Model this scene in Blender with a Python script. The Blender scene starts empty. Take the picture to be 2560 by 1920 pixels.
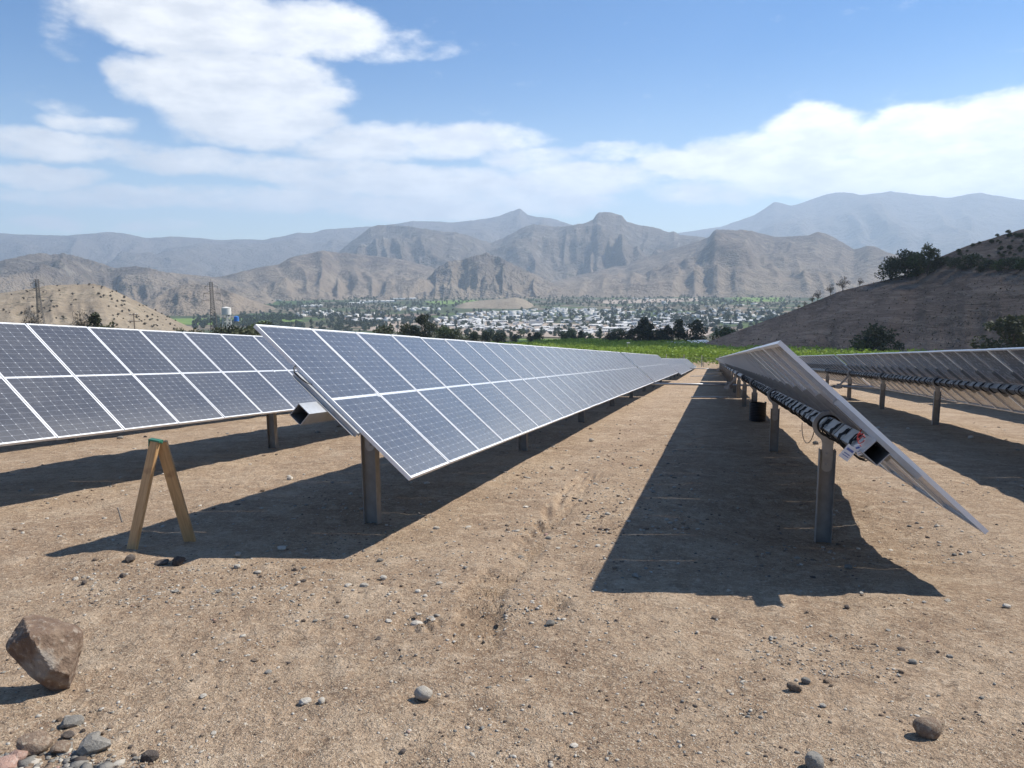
import bpy, bmesh, math, random
import numpy as np
from mathutils import Vector, Matrix, Euler

# ------------------------------------------------------------------ camera, light, sky
SC = bpy.context.scene
COL = SC.collection
EYE = 1.69
F_PX, PITCH, ROLL = 1902.3, -0.1455, -0.0088
YAW, SLOPE, TILT = 0.2593, 0.1115, 0.715        # row azimuth, downhill angle of the rows, tracker tilt
SUN_AZ, SUN_EL = math.radians(67), math.radians(46.5)

cam = bpy.data.cameras.new('camera')
cam.sensor_width = 36; cam.lens = 36 * F_PX / 2560
cam.clip_start = 0.05; cam.clip_end = 90000
camo = bpy.data.objects.new('camera', cam); COL.objects.link(camo)
camo.matrix_world = (Matrix.Translation((0, 0, EYE)) @ Matrix.Rotation(math.pi/2 + PITCH, 4, 'X')
                     @ Matrix.Rotation(ROLL, 4, 'Z'))
SC.camera = camo

SUN_DIR = Vector((math.sin(SUN_AZ)*math.cos(SUN_EL), math.cos(SUN_AZ)*math.cos(SUN_EL), math.sin(SUN_EL)))
sun = bpy.data.lights.new('sun', 'SUN'); sun.energy = 5.0; sun.angle = math.radians(0.53); sun.color = (1, .95, .87)
suno = bpy.data.objects.new('sun', sun); COL.objects.link(suno)
suno.rotation_euler = (-SUN_DIR).to_track_quat('-Z', 'Y').to_euler()

SC.render.engine = 'CYCLES'
SC.cycles.use_denoising = True
SC.cycles.max_bounces = 6; SC.cycles.diffuse_bounces = 3; SC.cycles.glossy_bounces = 3
SC.cycles.transmission_bounces = 2; SC.cycles.volume_bounces = 2; SC.cycles.transparent_max_bounces = 6
SC.cycles.sample_clamp_indirect = 6
vs = SC.view_settings
vs.view_transform = 'Standard'; vs.look = 'None'; vs.exposure = 0.5; vs.gamma = 1

def ray(x, y):
    cr, sr = math.cos(ROLL), math.sin(ROLL); x -= 1280; y -= 960
    u = cr*x + sr*y; v = -sr*x + cr*y
    c, s = math.cos(PITCH), math.sin(PITCH)
    d = np.array([u/F_PX, c + s*v/F_PX, s - c*v/F_PX])
    return d
def azel(x, y):
    d = ray(x, y); return math.atan2(d[0], d[1]), math.atan2(d[2], math.hypot(d[0], d[1]))

class NT:
    """small node-building helper"""
    def __init__(s, tree):
        s.t = tree; s.n = tree.nodes; s.l = tree.links
    def node(s, typ, **kw):
        n = s.n.new(typ)
        for k, v in kw.items(): setattr(n, k, v)
        return n
    def put(s, sock, v):
        if v is None: return
        if isinstance(v, bpy.types.NodeSocket): s.l.new(v, sock)
        else: sock.default_value = v
    def math(s, op, a, b=None, c=None, clamp=False):
        n = s.node('ShaderNodeMath', operation=op, use_clamp=clamp)
        s.put(n.inputs[0], a); s.put(n.inputs[1], b); s.put(n.inputs[2], c); return n.outputs[0]
    def mix(s, fac, a, b, blend='MIX'):
        n = s.node('ShaderNodeMix', data_type='RGBA', blend_type=blend, clamp_factor=True)
        s.put(n.inputs[0], fac)
        for sk, v in ((n.inputs[6], a), (n.inputs[7], b)):
            s.put(sk, (*v, 1) if isinstance(v, tuple) and len(v) == 3 else v)
        return n.outputs[2]
    def ramp(s, fac, lo, hi, a=0.0, b=1.0, smooth=True):
        n = s.node('ShaderNodeMapRange', interpolation_type='SMOOTHSTEP' if smooth else 'LINEAR')
        for i, v in enumerate((fac, lo, hi, a, b)): s.put(n.inputs[i], v)
        return n.outputs[0]
    def noise(s, vec, scale, detail=4, rough=.55, out=0, dim='3D', dist=0.0):
        n = s.node('ShaderNodeTexNoise', noise_dimensions=dim)
        s.put(n.inputs['Vector'], vec); s.put(n.inputs['Scale'], scale); s.put(n.inputs['Detail'], detail)
        s.put(n.inputs['Roughness'], rough); s.put(n.inputs['Distortion'], dist)
        return n.outputs[out]
    def comb(s, x, y, z):
        n = s.node('ShaderNodeCombineXYZ')
        for i, v in enumerate((x, y, z)): s.put(n.inputs[i], v)
        return n.outputs[0]

world = bpy.data.worlds.new('World'); SC.world = world; world.use_nodes = True
def build_world():
    t = NT(world.node_tree); t.n.clear()
    out = t.node('ShaderNodeOutputWorld'); bg = t.node('ShaderNodeBackground')
    bg.inputs['Strength'].default_value = 0.078
    sky = t.node('ShaderNodeTexSky', sky_type='NISHITA'); sky.sun_disc = False
    sky.sun_elevation = SUN_EL; sky.sun_rotation = SUN_AZ
    sky.altitude = 600; sky.air_density = 1.0; sky.dust_density = 0.15; sky.ozone_density = 2.5
    tc = t.node('ShaderNodeTexCoord'); sep = t.node('ShaderNodeSeparateXYZ'); t.l.new(tc.outputs['Generated'], sep.inputs[0])
    X, Y, Z = sep.outputs
    az = t.math('ARCTAN2', X, Y); el = t.math('ARCSINE', Z)
    # cloud banks: soft ellipses by azimuth and elevation, broken up by noise
    B = [(480, 50, 330, 110, 1.2), (790, 75, 210, 85, 1.05), (300, 20, 150, 90, .9), (600, 215, 290, 110, 1.25), (640, 300, 250, 85, 1.15), (330, 190, 75, 65, .8),
         (790, 230, 90, 90, .8), (230, 312, 130, 34, .72), (560, 340, 150, 40, .8), (165, 268, 80, 30, .42), (170, 100, 80, 60, .36),
         (960, 110, 130, 60, .50), (1085, 125, 110, 34, .46), (1255, 175, 30, 16, .4),
         (150, 365, 300, 44, .85), (500, 405, 300, 40, .78), (80, 440, 240, 34, .88), (330, 495, 400, 32, .76),
         (900, 365, 190, 62, .92), (1150, 352, 230, 55, .92), (780, 425, 300, 38, .86), (1040, 455, 360, 52, .95), (1330, 400, 160, 50, .75),
         (1450, 450, 240, 60, .95), (700, 500, 420, 40, .76), (1080, 520, 330, 42, .9), (1520, 375, 120, 30, .62),
         (110, 556, 130, 24, .62), (400, 566, 150, 20, .58), (1300, 500, 300, 50, .8),
         (2040, 330, 150, 78, 1.15), (1900, 400, 300, 72, 1.1), (1720, 405, 150, 42, .95), (2300, 345, 260, 90, 1.2), (2500, 320, 240, 105, 1.25),
         (2100, 450, 380, 62, 1.05), (2400, 450, 330, 70, 1.1), (1800, 480, 250, 40, .72), (1640, 380, 60, 25, .6), (2640, 430, 300, 130, 1.2)]
    total = None
    warp = t.math('MULTIPLY', t.math('SUBTRACT', t.noise(t.comb(t.math('MULTIPLY', az, 9), t.math('MULTIPLY', el, 16), 3.0), 1.0, 4, .6), .5), 0.045)
    warp2 = t.math('MULTIPLY', t.math('SUBTRACT', t.noise(t.comb(t.math('MULTIPLY', az, 9), t.math('MULTIPLY', el, 16), 9.0), 1.0, 4, .6), .5), 0.030)
    azw = t.math('ADD', az, warp); elw = t.math('ADD', el, warp2)
    for (x, y, rx, ry, w) in B:
        a0, e0 = azel(x, y)
        a1, _ = azel(x + rx, y); _, e1 = azel(x, y - ry)
        da = t.math('MULTIPLY', t.math('SUBTRACT', azw, a0), 1/abs(a1 - a0))
        de = t.math('MULTIPLY', t.math('SUBTRACT', elw, e0), 1/abs(e1 - e0))
        d2 = t.math('ADD', t.math('MULTIPLY', da, da), t.math('MULTIPLY', de, de))
        m = t.ramp(d2, 0.10, 1.45, w, 0.0)
        total = m if total is None else t.math('SMOOTH_MAX', total, m, 0.12)
    # the same broken cloud cover goes on all round outside the view
    outv = t.ramp(t.math('ABSOLUTE', t.math('ADD', az, -0.02)), 0.66, 0.95)
    hi = t.ramp(el, 0.36, 0.5)
    low = t.ramp(el, .30, .42, 1, 0)
    outm = t.math('MULTIPLY', outv, low)
    gen = t.noise(t.comb(t.math('MULTIPLY', X, t.math('DIVIDE', 1.0, t.math('ADD', t.math('ABSOLUTE', Z), .25))),
                         t.math('MULTIPLY', Y, t.math('DIVIDE', 1.0, t.math('ADD', t.math('ABSOLUTE', Z), .25))), 0.0), 1.6, 5, .55)
    total = t.math('MAXIMUM', total, t.math('MULTIPLY', outm, t.ramp(gen, .46, .72, 0, 1.05)))
    nz = t.noise(t.comb(t.math('MULTIPLY', az, 16), t.math('MULTIPLY', el, 34), 0.0), 1.0, 8, .56)
    fine = t.noise(t.comb(t.math('MULTIPLY', az, 60), t.math('MULTIPLY', el, 110), 5.0), 1.0, 6, .6)
    dens = t.math('ADD', total, t.math('MULTIPLY', t.math('SUBTRACT', nz, .5), 1.15))
    dens = t.math('ADD', dens, t.math('MULTIPLY', t.math('SUBTRACT', fine, .5), 0.42))
    alpha = t.math('MULTIPLY', t.ramp(dens, .20, .92), 0.98)
    # shade inside the clouds
    sh = t.noise(t.comb(t.math('MULTIPLY', az, 15), t.math('MULTIPLY', el, 38), 7.0), 1.0, 6, .56)
    shade = t.ramp(sh, .30, .68)
    core = t.ramp(dens, .55, 1.35)
    bright = t.mix(t.math('MULTIPLY', shade, t.ramp(core, 0, 1, .75, 1)), (8.8, 9.0, 9.5), (12.4, 12.3, 12.2))
    sd = SUN_DIR
    dot = t.math('ADD', t.math('MULTIPLY', X, sd.x), t.math('ADD', t.math('MULTIPLY', Y, sd.y), t.math('MULTIPLY', Z, sd.z)))
    glow = t.ramp(dot, 0.10, 0.85, .86, 1.30)
    vm = t.node('ShaderNodeVectorMath', operation='SCALE'); t.l.new(bright, vm.inputs[0]); t.put(vm.inputs['Scale'], glow)
    tint = t.mix(t.ramp(el, .03, .30), (1.35, 1.36, 1.32), (.20, .70, 1.12))
    skyc = t.mix(1.0, sky.outputs[0], tint, 'MULTIPLY')
    col = t.mix(alpha, skyc, vm.outputs[0])
    t.l.new(col, bg.inputs['Color']); t.l.new(bg.outputs[0], out.inputs['Surface'])
build_world()

# ------------------------------------------------------------------ noise and terrain functions
def _hash(i, j, seed):
    h = (i.astype(np.int64)*374761393 + j.astype(np.int64)*668265263 + seed*974634777) & 0x7fffffff
    h = ((h ^ (h >> 13))*1274126177) & 0x7fffffff
    h = (h ^ (h >> 16)) & 0xffff
    return h/65535.0
def vn(x, y, seed=0):
    x = np.asarray(x, float); y = np.asarray(y, float)
    i = np.floor(x); j = np.floor(y); fx = x - i; fy = y - j
    ux = fx*fx*fx*(fx*(fx*6-15)+10); uy = fy*fy*fy*(fy*(fy*6-15)+10)
    i = i.astype(np.int64); j = j.astype(np.int64)
    a = _hash(i, j, seed); b = _hash(i+1, j, seed); c = _hash(i, j+1, seed); d = _hash(i+1, j+1, seed)
    return (a + (b-a)*ux)*(1-uy) + (c + (d-c)*ux)*uy
def fbm(x, y, seed=0, oct=4, gain=.5, ridged=False):
    s = 0; a = 1; tot = 0
    for o in range(oct):
        n = vn(x*2**o + 17.3*o, y*2**o - 9.1*o, seed + o)
        if ridged: n = 1 - np.abs(2*n - 1)
        s = s + a*n; tot += a; a *= gain
    return s/tot
def sstep(a, b, x):
    t = np.clip((x-a)/(b-a), 0, 1); return t*t*(3-2*t)

SY, CY = math.sin(YAW), math.cos(YAW)
FLOOR = -108.0
HOLE = None
def ground_base(x, y):
    """ground height: the slope of the plant, the easing vineyard slope, the flat valley floor"""
    x = np.asarray(x, float); y = np.asarray(y, float)
    al = np.maximum(x*SY + y*CY, -80.0); lat = x*CY - y*SY; r = np.hypot(x, y)
    sp = lambda v, k: np.logaddexp(0, v/k)*k
    z = -0.112*al + 0.032*sp(al - 130, 12)
    k = 6.0
    z = FLOOR + sp(z - FLOOR, k)
    z = z + 0.018*lat*np.exp(-(r/60.0)**2)
    z = z + np.where(r > 60, (fbm(x/60, y/60, 5, 3) - .5)*2.0*sstep(60, 400, r)*np.exp(-(r/900)**2), 0)
    z = z - 0.16*np.exp(-(((x-3.2)/1.1)**2 + ((y-7.5)/1.4)**2))
    return z
PXHOLE = []
def ground_near(x, y):
    """the same with the small relief of the dirt"""
    r = np.hypot(x, y)
    z = ground_base(x, y)
    w = np.exp(-(r/45.0)**2)
    z = z + w*((fbm(x/2.6, y/2.6, 11, 3) - .5)*0.10 + (fbm(x/.42, y/.42, 21, 3) - .5)*0.042)
    wn = np.exp(-(r/20.0)**2)
    rough = .35 + 1.0*sstep(.42, .62, fbm(x/1.3, y/1.3, 31, 2))
    z = z + wn*rough*((fbm(x/.11, y/.11, 41, 2) - .5)*0.020 + (fbm(x/.045, y/.045, 51, 2) - .5)*0.010)
    for (hx, hy, s, a) in PXHOLE:
        z = z + a*np.exp(-(((x-hx)**2 + (y-hy)**2)/(s*s)))
    for (ax, ay, bx, by, hw) in TRACKS:
        L = math.hypot(bx-ax, by-ay); ux, uy = (bx-ax)/L, (by-ay)/L
        s = (x-ax)*ux + (y-ay)*uy; q = (x-ax)*(-uy) + (y-ay)*ux
        m = sstep(hw, hw*.55, np.abs(q))*sstep(-.1, .25, s)*sstep(L+.1, L-.3, s)*sstep(.34, .48, fbm(x/.6, y/.6, 77, 2))
        z = z + m*(np.sin((s + np.abs(q)*.9)*2*math.pi/.11)*0.020 - 0.024)
    return z
TRACKS = []
def hit(px, py, zoff=0.0):
    """where the line of sight through a photo pixel meets the ground"""
    d = ray(px, py); h = math.hypot(d[0], d[1]); d = d/h
    lo, hi = 0.5, 30000.0
    rr = np.geomspace(lo, hi, 4000)
    g = ground_base(d[0]*rr, d[1]*rr) + zoff
    zz = EYE + d[2]*rr
    k = np.argmax(zz < g)
    if k == 0: k = len(rr)-1
    a, b = rr[k-1], rr[k]
    for _ in range(30):
        m = .5*(a+b)
        if EYE + d[2]*m < float(ground_base(d[0]*m, d[1]*m)) + zoff: b = m
        else: a = m
    return np.array([d[0]*b, d[1]*b, float(ground_base(d[0]*b, d[1]*b))]), b
def at(px, dist):
    """a point at a known horizontal distance in the photo column px"""
    d = ray(px, 700); h = math.hypot(d[0], d[1]); x, y = d[0]/h*dist, d[1]/h*dist
    return np.array([x, y, float(ground_base(x, y))])
_p, _ = hit(1392, 1512); PXHOLE += [(_p[0], _p[1], .075, -.10), (_p[0]-.02, _p[1]+.13, .10, .035)]
_p, _ = hit(1300, 1520); PXHOLE += [(_p[0], _p[1], .20, .035)]
_p, _ = hit(330, 1390); PXHOLE += [(_p[0]-.1, _p[1]-.1, .35, .05)]
for q in ((1175, 1640, 1215, 1460), (1190, 1500, 1390, 1290), (1330, 1330, 1480, 1180), (960, 1600, 1090, 1530)):
    a_, _ = hit(q[0], q[1]); b_, _ = hit(q[2], q[3]); TRACKS.append((a_[0], a_[1], b_[0], b_[1], .20))

# ------------------------------------------------------------------ material helpers
def new_mat(name):
    m = bpy.data.materials.new(name); m.use_nodes = True
    t = NT(m.node_tree); bsdf = t.n['Principled BSDF']
    return m, t, bsdf
def coords(t, kind='Object'):
    return t.node('ShaderNodeTexCoord').outputs[kind]
def pos(t):
    return t.node('ShaderNodeNewGeometry').outputs['Position']
def bump(t, bsdf, h, strength, dist):
    b = t.node('ShaderNodeBump'); b.inputs['Strength'].default_value = strength; b.inputs['Distance'].default_value = dist
    t.l.new(h, b.inputs['Height']); t.l.new(b.outputs[0], bsdf.inputs['Normal']); return b
def simple(name, col, rough=.6, metal=0.0, var=.12, scale=8.0, spec=.5, bmp=0.0, rnd=0.0):
    m, t, b = new_mat(name)
    n = t.noise(coords(t), scale, 4, .6)
    f = t.ramp(n, .25, .75, 1-var, 1+var, smooth=False)
    if rnd:
        oi = t.node('ShaderNodeObjectInfo').outputs['Random']
        f = t.math('MULTIPLY', f, t.ramp(oi, 0, 1, 1-rnd, 1+rnd, smooth=False))
    vm = t.node('ShaderNodeVectorMath', operation='SCALE'); vm.inputs[0].default_value = col; t.l.new(f, vm.inputs['Scale'])
    t.l.new(vm.outputs[0], b.inputs['Base Color'])
    b.inputs['Roughness'].default_value = rough; b.inputs['Metallic'].default_value = metal
    b.inputs['Specular IOR Level'].default_value = spec
    if bmp: bump(t, b, n, .5, bmp)
    return m

def mat_dirt():
    m, t, b = new_mat('dirt'); P = pos(t)
    big = t.noise(P, .45, 4, .6); patch = t.noise(P, 1.3, 5, .66, dist=.4); mid = t.noise(P, 4.5, 5, .62); fine = t.noise(P, 24, 5, .68, dist=.5); grit = t.noise(P, 90, 3, .65, dist=.6)
    c = t.mix(t.ramp(big, .35, .65), (0.416, 0.299, 0.200), (0.338, 0.234, 0.152))
    c = t.mix(t.math('MULTIPLY', t.ramp(patch, .50, .66), .55), c, (0.526, 0.405, 0.284))
    c = t.mix(t.math('MULTIPLY', t.ramp(patch, .46, .32), .50), c, (0.256, 0.171, 0.111))
    c = t.mix(t.math('MULTIPLY', t.ramp(mid, .50, .68), .65), c, (0.541, 0.415, 0.294))
    c = t.mix(t.math('MULTIPLY', t.ramp(mid, .46, .30), .60), c, (0.227, 0.152, 0.101))
    c = t.mix(t.math('MULTIPLY', t.ramp(fine, .52, .66), .62), c, (0.614, 0.487, 0.351))
    c = t.mix(t.math('MULTIPLY', t.ramp(fine, .46, .34), .60), c, (0.153, 0.106, 0.071))
    c = t.mix(t.math('MULTIPLY', t.ramp(grit, .57, .68), .65), c, (0.731, 0.611, 0.465))
    c = t.mix(t.math('MULTIPLY', t.ramp(grit, .42, .32), .60), c, (0.111, 0.076, 0.054))
    t.l.new(c, b.inputs['Base Color']); b.inputs['Roughness'].default_value = .95; b.inputs['Specular IOR Level'].default_value = .15
    h = t.math('ADD', t.math('MULTIPLY', fine, 1.0), t.math('MULTIPLY', grit, .5))
    bump(t, b, t.math('ADD', h, t.math('MULTIPLY', mid, 2.0)), 1.0, .035)
    return m
def mat_valley():
    m, t, b = new_mat('valley_land'); P = pos(t)
    big = t.noise(P, .004, 3, .55); mid = t.noise(P, .02, 4, .6); fine = t.noise(P, .12, 4, .65)
    vo = t.node('ShaderNodeTexVoronoi', feature='F1'); vo.inputs['Scale'].default_value = .0062; t.l.new(P, vo.inputs['Vector'])
    sepc = t.node('ShaderNodeSeparateColor'); t.l.new(vo.outputs['Color'], sepc.inputs[0])
    c = t.mix(t.ramp(sepc.outputs[0], .45, .55), (0.178, 0.140, 0.102), (0.072, 0.089, 0.038))
    c = t.mix(t.ramp(sepc.outputs[1], .72, .76), c, (0.098, 0.136, 0.043))
    c = t.mix(t.ramp(sepc.outputs[2], .80, .84), c, (0.246, 0.191, 0.140))
    c = t.mix(t.ramp(mid, .44, .60), c, (0.048, 0.064, 0.032))
    c = t.mix(t.math('MULTIPLY', t.ramp(fine, .5, .7), .5), c, (0.043, 0.051, 0.030))
    # the near slope is bare brown earth
    geo = t.node('ShaderNodeVectorMath', operation='LENGTH'); t.l.new(P, geo.inputs[0])
    near = t.ramp(geo.outputs['Value'], 150, 420, 1, 0)
    e = t.mix(t.ramp(t.noise(P, .3, 5, .6), .35, .65), (0.255, 0.187, 0.128), (0.145, 0.119, 0.072))
    c = t.mix(near, c, e)
    t.l.new(c, b.inputs['Base Color']); b.inputs['Roughness'].default_value = .95; b.inputs['Specular IOR Level'].default_value = .1
    return m
def mat_hill(name, c0, c1, c2, sc, dots=0.0, dotsc=.3, bd=.6, streak=False, skirt=None):
    m, t, b = new_mat(name); P = pos(t)
    n = t.noise(P, sc, 5, .6); f = t.noise(P, sc*9, 5, .65); g = t.noise(P, sc*60, 3, .6)
    if streak:
        mp = t.node('ShaderNodeMapping'); mp.inputs['Scale'].default_value = (.10, .10, .75); t.l.new(P, mp.inputs['Vector'])
        f = t.ramp(t.noise(mp.outputs[0], 1.0, 6, .68, dist=.6), .32, .68, .22, .80, smooth=False)
    c = t.mix(t.ramp(n, .36, .64), c0, c1)
    c = t.mix(t.math('MULTIPLY', t.ramp(f, .50, .70), .75), c, c2)
    c = t.mix(t.math('MULTIPLY', t.ramp(f, .46, .32), .55), c, tuple(v*.55 for v in c0))
    c = t.mix(t.math('MULTIPLY', t.ramp(g, .55, .72), .35), c, tuple(v*.55 for v in c1))
    if skirt:
        sz = t.node('ShaderNodeSeparateXYZ'); t.l.new(P, sz.inputs[0])
        k = t.math('ADD', sz.outputs[2], t.math('MULTIPLY', t.math('SUBTRACT', t.noise(P, sc*2.2, 4, .6), .5), 420))
        c = t.mix(t.math('MULTIPLY', t.ramp(k, skirt, -120, 0, .8), 1.0), c, (.285, .225, .165))
    if dots:
        vo = t.node('ShaderNodeTexVoronoi', feature='F1'); vo.inputs['Scale'].default_value = dotsc; t.l.new(P, vo.inputs['Vector'])
        d = t.ramp(vo.outputs['Distance'], .22, .34, 1, 0)
        d = t.math('MULTIPLY', d, t.ramp(t.noise(P, sc*4, 3, .5), .42, .60))
        c = t.mix(t.math('MULTIPLY', d, dots), c, (.045, .05, .03))
    t.l.new(c, b.inputs['Base Color']); b.inputs['Roughness'].default_value = .95; b.inputs['Specular IOR Level'].default_value = .1
    bump(t, b, t.math('ADD', f, t.math('MULTIPLY', g, .35)), 1.0, bd)
    return m

# ------------------------------------------------------------------ object helpers
def mesh_obj(name, verts, faces, mats, parent=None, smooth=False, midx=None):
    me = bpy.data.meshes.new(name); me.from_pydata([tuple(v) for v in verts], [], [tuple(f) for f in faces])
    for m in (mats if isinstance(mats, (list, tuple)) else [mats]): me.materials.append(m)
    if smooth: me.polygons.foreach_set('use_smooth', [True]*len(me.polygons))
    if midx is not None: me.polygons.foreach_set('material_index', midx)
    me.update()
    return link(name, me, parent)
def link(name, me, parent=None, loc=None, rot=None, scale=None):
    o = bpy.data.objects.new(name, me); COL.objects.link(o)
    if parent is not None: o.parent = parent
    if loc is not None: o.location = loc
    if rot is not None: o.rotation_euler = rot
    if scale is not None: o.scale = scale
    return o
def tag(o, label, cat, group=None):
    o['label'] = label; o['category'] = cat
    if group: o['group'] = group
    return o
def struct(o): o['kind'] = 'structure'; return o
def stuff(o, label=None, cat=None):
    o['kind'] = 'stuff'
    if label: o['label'] = label
    if cat: o['category'] = cat
    return o
def empty(name, loc=(0, 0, 0), rot=None):
    o = bpy.data.objects.new(name, None); COL.objects.link(o); o.location = loc; o.empty_display_size = .2
    if rot is not None: o.rotation_euler = rot
    return o
def grid_mesh(name, V, nu, nv, mat, closed=False):
    """V: (nu,nv,3) array"""
    me = bpy.data.meshes.new(name); me.vertices.add(nu*nv); me.vertices.foreach_set('co', V.reshape(-1).astype(np.float32))
    I = np.arange(nu*nv).reshape(nu, nv)
    if closed: I = np.concatenate([I, I[:1]], 0)
    q = np.stack([I[:-1, :-1], I[1:, :-1], I[1:, 1:], I[:-1, 1:]], -1).reshape(-1, 4)
    me.loops.add(q.size); me.polygons.add(len(q))
    me.loops.foreach_set('vertex_index', q.reshape(-1).astype(np.int32))
    me.polygons.foreach_set('loop_start', np.arange(0, q.size, 4, dtype=np.int32))
    me.polygons.foreach_set('use_smooth', np.ones(len(q), bool))
    me.materials.append(mat); me.update(calc_edges=True)
    return link(name, me)
class MB:
    """collects boxes, tubes and prisms of ONE part"""
    def __init__(s): s.v = []; s.f = []; s.m = []
    def add(s, v, f, mi=0):
        k = len(s.v); s.v += [tuple(p) for p in v]; s.f += [tuple(i+k for i in q) for q in f]; s.m += [mi]*len(f)
    def box(s, c, size, M=None, mi=0):
        cx, cy, cz = c; a, b, d = [q/2 for q in size]
        v = [Vector((cx+x*a, cy+y*b, cz+z*d)) for x in (-1, 1) for y in (-1, 1) for z in (-1, 1)]
        if M is not None: v = [M @ p for p in v]
        s.add(v, [(0, 1, 3, 2), (4, 6, 7, 5), (0, 4, 5, 1), (2, 3, 7, 6), (0, 2, 6, 4), (1, 5, 7, 3)], mi)
    def tube(s, path, rad, n=8, cap=True, mi=0):
        path = [Vector(p) for p in path]; rad = rad if isinstance(rad, (list, tuple)) else [rad]*len(path)
        rings = []
        up = Vector((0, 0, 1))
        for i, p in enumerate(path):
            d = (path[min(i+1, len(path)-1)] - path[max(i-1, 0)]).normalized()
            a = d.cross(up if abs(d.z) < .9 else Vector((1, 0, 0))).normalized(); b = d.cross(a)
            rings.append([p + rad[i]*(math.cos(2*math.pi*k/n)*a + math.sin(2*math.pi*k/n)*b) for k in range(n)])
        v = [q for r in rings for q in r]; f = []
        for i in range(len(path)-1):
            for k in range(n): f.append((i*n+k, i*n+(k+1) % n, (i+1)*n+(k+1) % n, (i+1)*n+k))
        if cap: f += [tuple(range(n-1, -1, -1)), tuple((len(path)-1)*n+k for k in range(n))]
        s.add(v, f, mi)
    def mesh(s, name, mats, smooth=False):
        me = bpy.data.meshes.new(name); me.from_pydata(s.v, [], s.f)
        for m in (mats if isinstance(mats, (list, tuple)) else [mats]): me.materials.append(m)
        me.polygons.foreach_set('material_index', s.m)
        if smooth: me.polygons.foreach_set('use_smooth', [True]*len(me.polygons))
        me.update(); return me
    def build(s, name, mats, parent=None, smooth=False, **kw):
        return link(name, s.mesh(name, mats, smooth), parent, **kw)
def bevel(me, w, seg=1):
    bm = bmesh.new(); bm.from_mesh(me)
    bmesh.ops.bevel(bm, geom=list(bm.edges), offset=w, segments=seg, affect='EDGES', profile=.6)
    bm.to_mesh(me); bm.free(); me.update(); return me

# ------------------------------------------------------------------ the ground
DIRT = mat_dirt()
def ground():
    az = np.radians(np.concatenate([np.linspace(-180, -45, 30, endpoint=False), np.linspace(-45, 45, 560, endpoint=False), np.linspace(45, 180, 30, endpoint=False)]))
    r = np.geomspace(0.35, 170, 560)
    A, Rr = np.meshgrid(az, r, indexing='ij'); x = np.sin(A)*Rr; y = np.cos(A)*Rr
    V = np.stack([x, y, ground_near(x, y)], -1)
    g = grid_mesh('ground', V, len(az), len(r), DIRT, closed=True)
    # fill the small ring at the foot of the camera
    struct(g)
    r2 = np.concatenate([[0.02], np.linspace(.1, .36, 5)]); A, Rr = np.meshgrid(az[::10], r2, indexing='ij'); x = np.sin(A)*Rr; y = np.cos(A)*Rr
    struct(grid_mesh('ground', np.stack([x, y, ground_near(x, y) - .004], -1), len(az[::10]), len(r2), DIRT, closed=True))
    r = np.geomspace(168, 16500, 190)
    az = np.radians(np.concatenate([np.linspace(-180, -45, 30, endpoint=False), np.linspace(-45, 45, 300, endpoint=False), np.linspace(45, 180, 30, endpoint=False)]))
    A, Rr = np.meshgrid(az, r, indexing='ij'); x = np.sin(A)*Rr; y = np.cos(A)*Rr
    z = ground_base(x, y) - .05*sstep(172, 168, Rr)
    struct(grid_mesh('valley_floor', np.stack([x, y, z], -1), len(az), len(r), mat_valley(), closed=True))
ground()

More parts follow.
